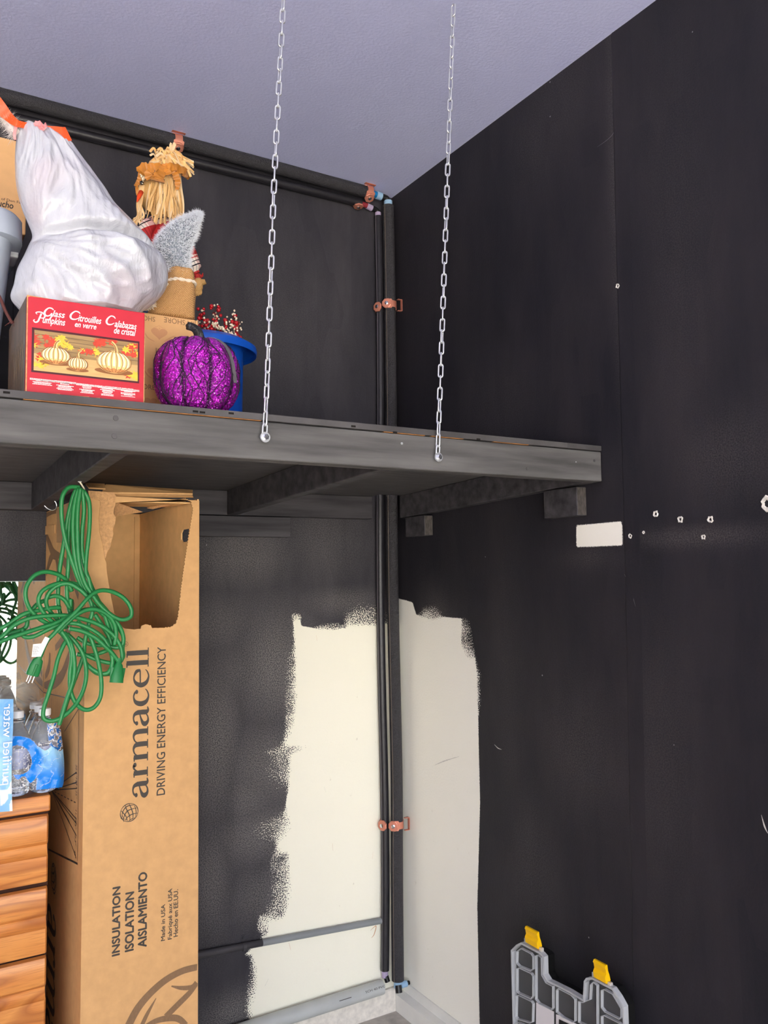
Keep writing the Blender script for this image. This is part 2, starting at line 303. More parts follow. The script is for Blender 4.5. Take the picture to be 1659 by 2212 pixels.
M['eye'] = mat('black_bead', rgb(20, 18, 18), rough=.2)
M['glitter'] = glitter_mat()
M['stem_black'] = mat('black_glitter_stem', rgb(46, 46, 50), rough=.4, spec=.7, bump=(220, .8, .003))
M['lace'] = mat('black_lace_thread', rgb(28, 18, 34), rough=.7)
M['satin'] = mat('grey_satin_ribbon', rgb(104, 100, 106), rough=.4)
M['crystal'] = mat('clear_rhinestone', rgb(235, 240, 245), rough=.05, metal=.7)
M['tub'] = mat('blue_plastic_tub', rgb(18, 84, 190), rough=.35, spec=.5)
M['berry_red'] = mat('red_glitter_berry', rgb(178, 18, 30), rough=.25, spec=.7, vary=(400, .5))
M['berry_pale'] = mat('pearl_berry', rgb(240, 222, 196), rough=.3)
M['twig'] = mat('dark_twig', rgb(70, 40, 30), rough=.8)
M['tote'] = mat('grey_plastic_tote', rgb(176, 186, 200), rough=.4, spec=.5)
M['tote_clip'] = mat('pale_plastic_rib', rgb(225, 230, 236), rough=.4)
M['strap'] = mat('maroon_strap', rgb(92, 48, 44), rough=.7)
M['oak'] = oak_mat('honey_oak', rgb(216, 146, 76), rgb(172, 104, 52), rgb(206, 132, 66))
M['oak_v'] = oak_mat('honey_oak_upright', rgb(220, 142, 68), rgb(170, 98, 44), rgb(208, 126, 56), 'z')
M['gap'] = mat('gap_shade_brown', rgb(52, 26, 14), rough=.9)
M['mirror'] = mat('mirror_silvering', rgb(240, 243, 242), rough=.015, metal=1.0)
M['mirror_edge'] = mat('mirror_glass_edge', rgb(170, 190, 185), rough=.2)
M['film'] = attr_mat('printed_shrink_film')
M['film_clear'] = mat('clear_shrink_film', rgb(235, 236, 226), rough=.12, alpha=.30, bump=(26, .9, .02), spec=.8)
M['water'] = mat('clear_water_bottle_plastic', rgb(238, 243, 247), rough=.04, trans=.94, ior=1.3, bump=(60, .25, .004))
M['cap'] = mat('white_bottle_cap', rgb(236, 239, 243), rough=.35)
M['label'] = mat('blue_bottle_label', rgb(52, 66, 150), rough=.4, vary=(18, .4), col2=rgb(190, 200, 230))
M['clear'] = mat('clear_case_plastic', rgb(214, 218, 222), rough=.12, alpha=.05, spec=.7)
M['clear_edge'] = mat('frosted_case_edge', rgb(225, 228, 230), rough=.2, alpha=.5, spec=.7)
M['latch'] = mat('yellow_latch', rgb(250, 196, 8), rough=.4)
M['white_label'] = mat('white_insert_card', rgb(222, 218, 220), rough=.5)
M['black_case'] = mat('black_sheet', rgb(18, 18, 18), rough=.4)

# ------------------------------------------------------------------ mesh building
class MB:
    def __init__(s): s.v = []; s.f = []; s.m = []; s.attr = {}
    def add(s, vs, fs, mi=0):
        o = len(s.v); s.v += [Vector(v) for v in vs]; s.f += [[i + o for i in f] for f in fs]; s.m += [mi] * len(fs); return o
    def box(s, a, b, mi=0, R=None, c=None):
        x0, y0, z0 = a; x1, y1, z1 = b
        vs = [Vector(p) for p in [(x0, y0, z0), (x1, y0, z0), (x1, y1, z0), (x0, y1, z0), (x0, y0, z1), (x1, y0, z1), (x1, y1, z1), (x0, y1, z1)]]
        if R is not None: vs = [R @ v + (Vector(c) if c is not None else Vector()) for v in vs]
        s.add(vs, [(0, 3, 2, 1), (4, 5, 6, 7), (0, 1, 5, 4), (1, 2, 6, 5), (2, 3, 7, 6), (3, 0, 4, 7)], mi)
    def bevbox(s, a, b, bv=.004, mi=0):
        bm = bmesh.new(); bmesh.ops.create_cube(bm, size=1)
        for v in bm.verts: v.co = Vector([(a[i] + b[i]) / 2 + v.co[i] * (b[i] - a[i]) for i in range(3)])
        bmesh.ops.bevel(bm, geom=list(bm.edges), offset=bv, segments=2, affect='EDGES', profile=.5)
        bm.verts.index_update()
        s.add([v.co.copy() for v in bm.verts], [[v.index for v in f.verts] for f in bm.faces], mi); bm.free()
    def tube(s, pts, r, n=10, mi=0, caps=True, closed=False, flat=1.0):
        pts = [Vector(p) for p in pts]; k = len(pts)
        rs = r if isinstance(r, (list, tuple)) else [r] * k
        T = []
        for i in range(k):
            if closed: d = pts[(i + 1) % k] - pts[i - 1]
            else: d = pts[min(i + 1, k - 1)] - pts[max(i - 1, 0)]
            T.append(d.normalized() if d.length > 1e-9 else Vector((0, 0, 1)))
        up = Vector((0, 0, 1)) if abs(T[0].z) < .9 else Vector((0, 1, 0))
        nrm = (up - T[0] * up.dot(T[0])).normalized(); vs = []
        for i in range(k):
            nrm = (nrm - T[i] * nrm.dot(T[i]));
            nrm = nrm.normalized() if nrm.length > 1e-6 else T[i].orthogonal().normalized()
            bn = T[i].cross(nrm)
            for j in range(n):
                a = 2 * PI * j / n
                vs.append(pts[i] + nrm * math.cos(a) * rs[i] + bn * math.sin(a) * rs[i] * flat)
        fs = []
        for i in range(k if closed else k - 1):
            for j in range(n):
                a0 = i * n + j; a1 = i * n + (j + 1) % n; b0 = ((i + 1) % k) * n + j; b1 = ((i + 1) % k) * n + (j + 1) % n
                fs.append((a0, a1, b1, b0))
        if caps and not closed: fs.append(list(range(n))[::-1]); fs.append([(k - 1) * n + j for j in range(n)])
        s.add(vs, fs, mi)
    def loft(s, rings, mi=0, caps=True, closed_ring=True):
        n = len(rings[0]); vs = [p for r in rings for p in r]; fs = []
        for i in range(len(rings) - 1):
            for j in range(n if closed_ring else n - 1):
                fs.append((i * n + j, i * n + (j + 1) % n, (i + 1) * n + (j + 1) % n, (i + 1) * n + j))
        if caps and closed_ring: fs.append(list(range(n))[::-1]); fs.append([(len(rings) - 1) * n + j for j in range(n)])
        return s.add(vs, fs, mi)
    def lathe(s, c, prof, n=32, mi=0, sx=1, sy=1, caps=True):
        c = Vector(c)
        s.loft([[c + Vector((r * math.cos(2 * PI * j / n) * sx, r * math.sin(2 * PI * j / n) * sy, z)) for j in range(n)] for r, z in prof], mi, caps)
    def ball(s, c, r, mi=0, seg=10, rings=7, sc=(1, 1, 1)):
        c = Vector(c); rr = []
        for i in range(rings + 1):
            a = -PI / 2 + PI * i / rings; q = max(math.cos(a), .02)
            rr.append([c + Vector((r * q * math.cos(2 * PI * j / seg) * sc[0], r * q * math.sin(2 * PI * j / seg) * sc[1], r * math.sin(a) * sc[2])) for j in range(seg)])
        s.loft(rr, mi)
    def prism(s, loops, fn, depth, mi=0):
        """2D outline (plus holes) to a slab; fn(u, v, d) gives the world point"""
        flat = [p for l in loops for p in l]
        tri = tessellate_polygon([[Vector((p[0], p[1], 0)) for p in l] for l in loops])
        nn = len(flat); vs = [fn(p[0], p[1], 0) for p in flat]
        if depth: vs += [fn(p[0], p[1], depth) for p in flat]
        fs = [tuple(t) for t in tri]
        if depth:
            fs += [tuple(i + nn for i in t[::-1]) for t in tri]
            o = 0
            for l in loops:
                k = len(l)
                for i in range(k): fs.append((o + i, o + (i + 1) % k, o + (i + 1) % k + nn, o + i + nn))
                o += k
        s.add(vs, fs, mi)
    def disc(s, c, r, n, u, v, mi=0):
        c = Vector(c); s.add([c + u * r * math.cos(2 * PI * i / n) + v * r * math.sin(2 * PI * i / n) for i in range(n)], [list(range(n))], mi)

def catmull(pts, n=6):
    out = []; k = len(pts)
    if k < 3:
        return [tuple(p) for p in pts]
    for i in range(k - 1):
        p0, p1, p2, p3 = pts[max(i - 1, 0)], pts[i], pts[i + 1], pts[min(i + 2, k - 1)]
        for j in range(n):
            t = j / n; t2 = t * t; t3 = t2 * t
            out.append(tuple(.5 * ((2 * p1[a]) + (-p0[a] + p2[a]) * t + (2 * p0[a] - 5 * p1[a] + 4 * p2[a] - p3[a]) * t2 + (-p0[a] + 3 * p1[a] - 3 * p2[a] + p3[a]) * t3) for a in range(len(p1))))
    out.append(tuple(pts[-1])); return out

_lay = 0
def ribbon2d(mb, pts, fn, mi=0, n=6, smooth=True):
    """pts (u, v, width): flat stroke of varying width mapped by fn(u, v)"""
    q = catmull(pts, n) if smooth else pts
    vs = []
    for i, p in enumerate(q):
        a = q[max(i - 1, 0)]; b = q[min(i + 1, len(q) - 1)]
        dx, dy = b[0] - a[0], b[1] - a[1]; l = math.hypot(dx, dy) or 1; nx, ny = -dy / l, dx / l; h = p[2] / 2
        vs += [fn(p[0] + nx * h, p[1] + ny * h), fn(p[0] - nx * h, p[1] - ny * h)]
    global _lay
    nrm = (vs[1] - vs[0]).cross(vs[2] - vs[0])
    if nrm.length > 0:
        nrm.normalize(); nrm = nrm if nrm.dot(CAM - vs[0]) > 0 else -nrm
        _lay += 1; vs = [v + nrm * (_lay % 9) * 2.5e-5 for v in vs]
    mb.add(vs, [(2 * i, 2 * i + 1, 2 * i + 3, 2 * i + 2) for i in range(len(q) - 1)], mi)

def strip3d(mb, pts, w, side, mi=0, th=.0006):
    """ribbon of width w along 3D points; side = width direction(s)"""
    k = len(pts); vs = []
    for i, p in enumerate(pts):
        p = Vector(p); sd = Vector(side[i] if isinstance(side, list) else side).normalized()
        t = (Vector(pts[min(i + 1, k - 1)]) - Vector(pts[max(i - 1, 0)])).normalized(); nn = t.cross(sd).normalized() * th
        ww = (w[i] if isinstance(w, list) else w) / 2
        vs += [p + sd * ww + nn, p - sd * ww + nn, p - sd * ww - nn, p + sd * ww - nn]
    fs = []
    for i in range(k - 1):
        for j in range(4): fs.append((4 * i + j, 4 * i + (j + 1) % 4, 4 * i + 4 + (j + 1) % 4, 4 * i + 4 + j))
    fs += [(3, 2, 1, 0), (4 * k - 4, 4 * k - 3, 4 * k - 2, 4 * k - 1)]
    mb.add(vs, fs, mi)

_rootloc = {}
def worldloc(o):
    l = Vector((0, 0, 0))
    while o is not None: l = l + o.location; o = o.parent
    return l
def obj(name, mb, mats, parent=None, smooth=False, origin=None, angle=None, label=None, kind=None):
    me = bpy.data.meshes.new(name)
    base = worldloc(parent) if parent else Vector((0, 0, 0))
    if origin is None:
        if parent is None:
            xs = [v.x for v in mb.v]; ys = [v.y for v in mb.v]; zs = [v.z for v in mb.v]
            origin = Vector(((min(xs) + max(xs)) / 2, (min(ys) + max(ys)) / 2, min(zs)))
        else: origin = base
    origin = Vector(origin)
    me.from_pydata([v - origin for v in mb.v], [], mb.f)
    if not isinstance(mats, (list, tuple)): mats = [mats]
    for m in mats: me.materials.append(M[m] if isinstance(m, str) else m)
    me.polygons.foreach_set('material_index', mb.m)
    for k, (dom, typ, vals) in mb.attr.items():
        at = me.attributes.new(k, typ, dom)
        at.data.foreach_set('value' if typ == 'FLOAT' else 'color', np.array(vals, dtype=np.float32).ravel())
    bm = bmesh.new(); bm.from_mesh(me); bmesh.ops.recalc_face_normals(bm, faces=bm.faces); bm.to_mesh(me); bm.free()
    if smooth:
        me.shade_smooth()
        if angle: me.set_sharp_from_angle(angle=math.radians(angle))
    o = bpy.data.objects.new(name, me); COL.objects.link(o)
    if parent: o.parent = parent
    o.location = origin - base
    if label: o['label'] = label
    if kind: o['kind'] = kind
    return o
def thing(name, loc, label, cat, group=None):
    o = bpy.data.objects.new(name, None); COL.objects.link(o); o.location = loc; o.empty_display_size = .05
    o['label'] = label; o['category'] = cat
    if group: o['group'] = group
    return o
def tag(o, label, cat, group=None):
    o['label'] = label; o['category'] = cat
    if group: o['group'] = group
    return o
def struct(name, mb, mats, **k):
    o = obj(name, mb, mats, **k); o['kind'] = 'structure'; return o
def copy_tree(o, parent=None):
    c = o.copy(); COL.objects.link(c)
    if parent: c.parent = parent
    for ch in o.children: copy_tree(ch, c)
    return c

_txt = {}
def text_polys(s, shear=0.0, bold=0.0):
    key = (s, shear, bold)
    if key in _txt: return _txt[key]
    cu = bpy.data.curves.new('lettering', 'FONT'); cu.body = s; cu.size = 1; cu.shear = shear; cu.offset = bold; cu.resolution_u = 3
    o = bpy.data.objects.new('lettering', cu); COL.objects.link(o)
    bpy.context.view_layer.update()
    dg = bpy.context.evaluated_depsgraph_get(); me = o.evaluated_get(dg).to_mesh()
    vs = [(v.co.x, v.co.y) for v in me.vertices]; fs = [list(p.vertices) for p in me.polygons]
    o.evaluated_get(dg).to_mesh_clear(); bpy.data.objects.remove(o); bpy.data.curves.remove(cu)
    _txt[key] = (vs, fs); return vs, fs
def put_text(mb, s, fn, u0, v0, length, capheight=None, mi=0, shear=0.0, bold=0.0, wscale=None):
    """baseline starts at (u0, v0) of plane fn(u, v); fitted to a length"""
    vs, fs = text_polys(s, shear, bold)
    xs = [a for a, b in vs]; x0, x1 = min(xs), max(xs); k = length / (x1 - x0)
    kh = k if capheight is None else capheight / .73
    mb.add([fn(u0 + (a - x0) * k, v0 + b * kh) for a, b in vs], fs, mi)

# ------------------------------------------------------------------ setting
def poly_cover(gu, gv, polys):
    """signed distance (+ inside) from grid points to the union of polygons"""
    best = np.full(gu.shape, -9.0)
    for pl in polys:
        n = len(pl); ins = np.zeros(gu.shape, bool); d = np.full(gu.shape, 9.0)
        for i in range(n):
            (x0, y0), (x1, y1) = pl[i], pl[(i + 1) % n]
            c = ((y0 > gv) != (y1 > gv)) & (gu < (x1 - x0) * (gv - y0) / ((y1 - y0) if y1 != y0 else 1e-9) + x0)
            ins ^= c
            l2 = (x1 - x0) ** 2 + (y1 - y0) ** 2 + 1e-12
            t = np.clip(((gu - x0) * (x1 - x0) + (gv - y0) * (y1 - y0)) / l2, 0, 1)
            d = np.minimum(d, np.hypot(gu - (x0 + t * (x1 - x0)), gv - (y0 + t * (y1 - y0))))
        best = np.maximum(best, np.where(ins, d, -d))
    return best
def wall_grid(name, us, vs, fn, polys, fuzz, shade, m, thick):
    gu, gv = np.meshgrid(us, vs); cov = poly_cover(gu, gv, polys)
    fz = np.full(gu.shape, .006)
    for (u, v, ru, rv, a) in fuzz: fz = np.maximum(fz, 5.5 * a * np.exp(-((gu - u) / ru) ** 2 - ((gv - v) / rv) ** 2))
    sh = np.zeros(gu.shape)
    for (u, v, ru, rv, a) in shade: sh = np.maximum(sh, a * np.exp(-((gu - u) / ru) ** 2 - ((gv - v) / rv) ** 2))
    nu, nv = len(us), len(vs); mb = MB()
    verts = [fn(float(a), float(b), 0) for a, b in zip(gu.ravel(), gv.ravel())]
    fs = [(j * nu + i, j * nu + i + 1, (j + 1) * nu + i + 1, (j + 1) * nu + i) for j in range(nv - 1) for i in range(nu - 1)]
    mb.add(verts, fs)
    # back skin
    q = [(us[0], vs[0]), (us[-1], vs[0]), (us[-1], vs[-1]), (us[0], vs[-1])]
    mb.add([fn(float(a), float(b), thick) for a, b in q], [(0, 1, 2, 3)])
    o = nu * nv; c = [0, nu - 1, nu * nv - 1, nu * (nv - 1)]
    for i in range(4): mb.f.append([c[i], c[(i + 1) % 4], o + (i + 1) % 4, o + i]); mb.m.append(0)
    z4 = [-9.0] * 4
    mb.attr['cover'] = ('POINT', 'FLOAT', list(cov.ravel()) + z4)
    mb.attr['fuzz'] = ('POINT', 'FLOAT', list(fz.ravel()) + [0] * 4)
    mb.attr['shade'] = ('POINT', 'FLOAT', list(sh.ravel()) + [0] * 4)
    return struct(name, mb, m)

def xz(px, py): p = P(px, py, y=0); return (p.x, p.z)
def yz(px, py): p = P(px, py, x=0); return (p.y, p.z)
back_px = [(633, 1328), (646, 1330), (651, 1352), (680, 1357), (745, 1355), (751, 1341), (822, 1346)]
back_poly = [xz(*p) for p in back_px] + [(0.01, xz(822, 1346)[1]), (.01, -.05), xz(540, 2260), xz(543, 2205), xz(533, 2183), xz(539, 2154), xz(549, 2097), xz(543, 2064),
             xz(529, 2062), xz(545, 2046), xz(563, 2035), xz(572, 2015), xz(561, 1998), xz(562, 1982), xz(588, 1979), xz(608, 1978), xz(612, 1940), xz(616, 1900), xz(618, 1848), xz(596, 1850), xz(600, 1818), xz(608, 1790),
             xz(616, 1750), xz(622, 1700), xz(620, 1628), xz(612, 1612), xz(622, 1570), xz(632, 1530), xz(634, 1460), xz(636, 1400)]
def G(f, px, py, rpx, rpy, a):
    u, v = f(px, py); s = 1 / 560.0; return (u, v, rpx * s, rpy * s, a)
fuzz_b = [G(xz, 612, 1622, 60, 8, .16), G(xz, 590, 1660, 30, 40, .10), G(xz, 575, 1790, 50, 22, .14), G(xz, 600, 1930, 26, 40, .12), G(xz, 625, 1500, 16, 90, .06), G(xz, 790, 1322, 50, 26, .12), G(xz, 640, 1332, 12, 8, .03),
          G(xz, 600, 1880, 22, 30, .11), G(xz, 720, 1352, 30, 8, .05), G(xz, 545, 2140, 20, 60, .03), G(xz, 570, 2000, 14, 20, .05)]
shade_b = [G(xz, 470, 1600, 50, 160, .5), G(xz, 540, 1450, 90, 60, .35), G(xz, 460, 1900, 40, 120, .4), G(xz, 540, 1720, 60, 60, .45), G(xz, 600, 1440, 90, 120, .55), G(xz, 590, 1650, 110, 90, .5), G(xz, 570, 1800, 110, 60, .5), G(xz, 520, 1200, 120, 60, .35), G(xz, 700, 1170, 120, 90, .2), G(xz, 480, 1500, 60, 200, .2), G(xz, 500, 2190, 60, 40, .5), G(xz, 560, 1930, 60, 60, .4), G(xz, 740, 1300, 100, 30, .35),
           G(xz, 40, 1150, 60, 60, .25), G(xz, 600, 700, 150, 160, .10), G(xz, 480, 1350, 80, 60, .3)]
us = np.unique(np.round(np.concatenate([np.arange(-6.3, -.9, .2), np.arange(-.9, .0001, .007), [0.0]]), 4))
vs = np.unique(np.round(np.concatenate([np.arange(0, 1.66, .007), np.arange(1.66, HC, .06), [HC]]), 4))
wall_back = wall_grid('wall_back', us, vs, lambda u, v, d: Vector((u, d, v)), [back_poly], fuzz_b, shade_b, 'wall_back', .12)
right_poly = [(.02, yz(858, 1291)[1]), yz(891, 1301), yz(899, 1328), yz(949, 1332), yz(998, 1336), yz(998, 1391), yz(1026, 1418), yz(1032, 1457), yz(1034, 1608), yz(1037, 1731), yz(1031, 1957), yz(1036, 2212), yz(1036, 2290), (.02, -.05)]
rect_poly = [yz(1245, 1135), yz(1344, 1126), yz(1345, 1178), yz(1245, 1182)]
fuzz_r = [G(yz, 930, 1320, 30, 14, .09), G(yz, 1012, 1380, 15, 34, .13), G(yz, 1037, 1480, 12, 60, .02)]
shade_r = [G(yz, 1250, 1620, 90, 110, .22), G(yz, 1150, 1850, 60, 120, .2), G(yz, 1430, 1650, 60, 200, .14), G(yz, 940, 1340, 60, 60, .35), G(yz, 1270, 1205, 60, 20, .2), G(yz, 1150, 300, 60, 90, .16), G(yz, 1330, 400, 15, 400, .22), G(yz, 1460, 500, 60, 300, .12), G(yz, 1100, 1500, 40, 300, .12), G(yz, 1500, 1160, 120, 16, .3), G(yz, 1200, 200, 100, 100, .15), G(yz, 1070, 900, 120, 100, .12), G(yz, 1570, 980, 80, 60, .2)]
us = np.unique(np.round(np.concatenate([np.arange(-6.4, -1.7, .25), np.arange(-1.7, -.45, .01), np.arange(-.45, .0001, .007), [0.0]]), 4))
vs = np.unique(np.round(np.concatenate([np.arange(0, 1.85, .01), np.arange(1.85, HC, .05), [HC]]), 4))
wall_right = wall_grid('wall_right', us, vs, lambda u, v, d: Vector((d, u, v)), [right_poly, rect_poly], fuzz_r, shade_r, 'wall_right', .12)
# drywall joint: a thin raised tape line down the right wall
mb = MB()
js = [yz(1322, 60), yz(1333, 530), yz(1352, 1200), yz(1366, 1950), yz(1374, 2330)]
mb.loft([[Vector((.002, y + .012, z)), Vector((-.0012, y, z)), Vector((-.0002, y - .05, z)), Vector((.002, y - .06, z))] for y, z in js])
mb.attr['cover'] = ('POINT', 'FLOAT', [-9.0] * len(mb.v)); struct('trim_1', mb, 'wall_right')

mb = MB(); mb.box((-6.42, -6.4, HC), (.12, .12, HC + .1)); struct('ceiling', mb, 'ceiling')
mb = MB(); mb.box((-6.42, -6.4, -.1), (.12, .12, 0)); struct('floor', mb, 'concrete')
mb = MB(); mb.box((-6.42, -6.4, 0), (-6.3, .12, HC)); struct('wall_left', mb, 'wall_plain')  # unseen wall, set far out and pale to brighten the right wall
mb = MB(); mb.box((-6.42, -6.52, 2.5), (.12, -6.4, HC + .1)); mb.box((-6.42, -6.52, 0), (-6.1, -6.4, 2.5)); struct('wall_front', mb, 'wall_plain')  # unseen wall; header height shaped to dim the upper walls
mb = MB(); mb.box((-40, -60, -.16), (40, -6.4, -.06)); struct('ground', mb, 'drive')
# curbs
mb = MB(); mb.box((-.045, -2.6, 0), (-.0005, -.005, .062)); mb.box((-.006, -2.6, .062), (-.0005, -.005, .098)); struct('baseboard_right', mb, 'curb')
mb = MB(); mb.box((-1.30, -.012, 0), (-.046, -.0005, .088)); struct('baseboard_back', mb, 'curb_dirty')

# holes, torn anchors on the right wall (parts of the wall)
for px, py, r in [(1417, 1110, .011), (1470, 1122, .011), (1535, 1122, .011), (1362, 1158, .008), (1520, 1160, .008), (1657, 1088, .022), (1391, 1150, .005), (1335, 618, .009)]:
    y, z = yz(px, py); mb = MB(); n = 14; rings = []; r *= .72
    for rr, dx in ((1.0, -.0003), (.86, -.0035), (.52, -.0022), (.40, .0005)):
        rings.append([Vector((dx, y + math.cos(2 * PI * j / n) * r * rr * (1 + .22 * math.sin(j * 2.3 + px)), z + math.sin(2 * PI * j / n) * r * rr * 1.15 * (1 + .2 * math.cos(j * 1.7 + py)))) for j in range(n)])
    mb.loft(rings, 0, caps=False); mb.add([p for p in rings[-1]], [list(range(n))], 1 if r > .01 else 0)
    obj('torn_anchor_hole', mb, ['plaster', 'hole'], wall_right)
def wall_mark(pts, w, par, f, m='plaster'):
    mb = MB()
    if f is yz: fn = lambda u, v: Vector((-.0006, u, v))
    else: fn = lambda u, v: Vector((u, -.0006, v))
    ribbon2d(mb, [f(*p) + (w * (1 if 0 < i < len(pts) - 1 else .2),) for i, p in enumerate(pts)], fn); obj('scratch', mb, m, par)
wall_mark([(1068, 1608), (1076, 1616), (1084, 1619)], .003, wall_right, yz); wall_mark([(939, 1653), (960, 1644), (992, 1634)], .004, wall_right, yz)
wall_mark([(1290, 318), (1320, 295), (1337, 266)], .002, wall_right, yz, 'satin'); wall_mark([(1349, 1240), (1362, 1270), (1373, 1310)], .003, wall_right, yz, 'satin')
wall_mark([(1645, 1760), (1652, 1785), (1659, 1800)], .004, wall_right, yz); wall_mark([(683, 1372), (685, 1385)], .0015, wall_back, xz, 'oak'); wall_mark([(718, 1822), (719, 1838)], .002, wall_back, xz, 'oak')
wall_mark([(806, 1840), (804, 1856)], .0015, wall_back, xz, 'oak'); wall_mark([(624, 2036), (628, 2052)], .003, wall_back, xz, 'ink_tan'); wall_mark([(800, 2010), (812, 2000), (808, 2018), (802, 2026)], .003, wall_back, xz, 'ink_tan')
wall_mark([(572, 2130), (580, 2114)], .0015, wall_back, xz, 'conduit'); wall_mark([(700, 1700), (704, 1712)], .001, wall_back, xz, 'conduit')

# ------------------------------------------------------------------ shelf
SL = .037                     # the deck rises towards its front edge
def shz(y, base): return base + (-y) * SL
XL, YF = -2.46, -1.1218
def shbox(mb, x0, x1, y0, y1, z0, z1, mi=0, bv=.003):
    t = MB(); t.bevbox((x0, y0, z0), (x1, y1, z1), bv)
    o = len(mb.v); mb.v += [Vector((v.x, v.y, shz(v.y, v.z))) for v in t.v]; mb.f += [[i + o for i in f] for f in t.f]; mb.m += [mi] * len(t.f)
shelf = thing('hanging_shelf', (-1.2, -.56, 1.88), 'wide black stained wooden storage shelf hung in the garage corner', 'shelf')
Z0 = 1.8785                   # underside of the framing at the back wall
ZT = Z0 + .0875               # underside of the deck
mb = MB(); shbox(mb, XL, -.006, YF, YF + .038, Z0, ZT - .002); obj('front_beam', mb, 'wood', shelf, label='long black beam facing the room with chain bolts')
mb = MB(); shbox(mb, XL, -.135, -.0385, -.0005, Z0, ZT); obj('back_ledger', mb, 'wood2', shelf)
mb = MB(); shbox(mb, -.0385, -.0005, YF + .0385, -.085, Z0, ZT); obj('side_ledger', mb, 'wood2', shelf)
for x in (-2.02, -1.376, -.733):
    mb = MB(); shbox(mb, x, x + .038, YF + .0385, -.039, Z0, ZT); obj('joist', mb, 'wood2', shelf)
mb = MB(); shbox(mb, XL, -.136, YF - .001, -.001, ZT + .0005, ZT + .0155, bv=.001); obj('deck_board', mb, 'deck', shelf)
mb = MB(); shbox(mb, -.1355, -.005, YF - .001, -.095, ZT + .0005, ZT + .0155, bv=.001); obj('deck_board', mb, 'deck', shelf)
for a, b in ((-1.55, -1.06), (-.74, -.62), (-.60, -.50), (-.40, -.28)):
    mb = MB(); mb.box((a, YF - .0012, shz(YF, ZT - .0012)), (b, YF + .01, shz(YF, ZT - .0001)))
    obj('bare_wood_edge', mb, 'rawwood', shelf)
def frontdot(px, py, r, m, name, sx=1.0):
    p = P(px, py, y=YF); mb = MB(); mb.loft([[p + Vector((math.cos(a) * r * k * sx, d, math.sin(a) * r * k)) for a in [2 * PI * j / 10 for j in range(10)]] for k, d in ((1, .0005), (.9, -.0012), (.3, -.0014))]); obj(name, mb, m, shelf)
frontdot(868, 958, .0035, 'zinc', 'screw_head'); frontdot(247, 942, .006, 'deck', 'wood_plug'); frontdot(250, 903, .006, 'deck', 'wood_plug'); frontdot(1139, 1012, .005, 'deck', 'wood_plug'); frontdot(1284, 995, .004, 'deck', 'wood_plug'); frontdot(1244, 998, .002, 'zinc', 'screw_head')
for px, py in ((422, 889), (437, 891), (499, 893), (853, 934), (14, 848), (763, 921), (1033, 949)):
    p = P(px, py, y=YF); mb = MB(); mb.box((p.x - .006, YF - .0015, p.z - .0022), (p.x + .006, YF + .001, p.z + .0022)); obj('edge_void', mb, 'hole', shelf)

def endblock(name, a, b, label):
    t = thing(name, ((a[0] + b[0]) / 2, (a[1] + b[1]) / 2, a[2]), label, 'wood block')
    mb = MB(); mb.bevbox(a, b, .002); obj('block_body', mb, 'wood2', t)
    mb = MB(); mb.bevbox((a[0] + .002, a[1] - .0012, a[2] + .002), (b[0] - .002, a[1] + .0004, b[2] - .002), .0006); obj('end_face', mb, 'endgrain', t, label='sawn end showing brown growth rings')
endblock('support_block', (-.0385, -.256, 1.806), (-.0005, -.124, 1.8815), 'short black wood block under the shelf beside the corner pipes')
endblock('support_block', (-.0385, -1.052, 1.826), (-.0005, -.910, 1.9105), 'short black wood block under the front end of the shelf')
mb = MB(); mb.bevbox((-.832, -.0385, 1.804), (-.486, -.0005, 1.877), .002)
tag(obj('wood_batten', mb, 'wood2'), 'short black batten on the back wall below the shelf ledger', 'batten')

# ------------------------------------------------------------------ insulated pipes
def smooth_tube(mb, pts, r, n=20, mi=0, sub=6, caps=True): mb.tube(catmull([tuple(p) for p in pts], sub), r, n, mi, caps)
bigp = thing('insulated_cold_pipe', (-.05, -.05, .1), 'thicker black foam wrapped water pipe with blue ends running down the corner', 'pipe')
vpts = [(-.047, -.047, 3.158), (-.0455, -.047, 2.78), (-.048, -.047, 2.2), (-.052, -.047, 1.90), (-.053, -.047, 1.55), (-.050, -.047, 1.20), (-.048, -.047, .85), (-.053, -.047, .50), (-.056, -.047, .13)]
mb = MB(); smooth_tube(mb, vpts, .0235, 22); obj('vertical_sleeve', mb, 'foam', bigp, smooth=True, angle=50)
mb = MB(); mb.tube([(-6.28, -.045, HC - .026), (-3, -.045, HC - .027), (-1.5, -.046, HC - .026), (-.8, -.046, HC - .025), (-.128, -.045, HC - .027)], .0235, 22); obj('ceiling_sleeve', mb, 'foam', bigp, smooth=True, angle=50)
mb = MB(); mb.tube([(-.14, -.045, HC - .027), (-.098, -.045, HC - .028)], .0125, 14); obj('blue_pipe_end', mb, 'blue_pipe', bigp, smooth=True, angle=50, label='bright blue pipe end')
for a, b, r_ in (((-.102, -.045, HC - .028), (-.078, -.045, HC - .03), .016), ((-.047, -.047, 3.155), (-.047, -.047, 3.178), .0175), ((-.056, -.047, .135), (-.056, -.047, .105), .016), ((-.044, -.047, .108), (-.018, -.047, .108), .012)):
    mb = MB(); mb.tube([a, b], r_, 14); obj('pale_blue_ring', mb, 'pale_blue', bigp, smooth=True, angle=50, label='pale blue fitting collar')
mb = MB(); smooth_tube(mb, [(-.08, -.045, HC - .03), (-.064, -.045, HC - .031), (-.051, -.046, HC - .036), (-.047, -.047, 3.172)], .013, 14); obj('elbow', mb, 'black_plastic', bigp, smooth=True, angle=50)
mb = MB(); mb.tube([(-.058, -.052, .115), (-.060, -.06, .09)], .013, 12); obj('elbow', mb, 'black_plastic', bigp, smooth=True, angle=50)
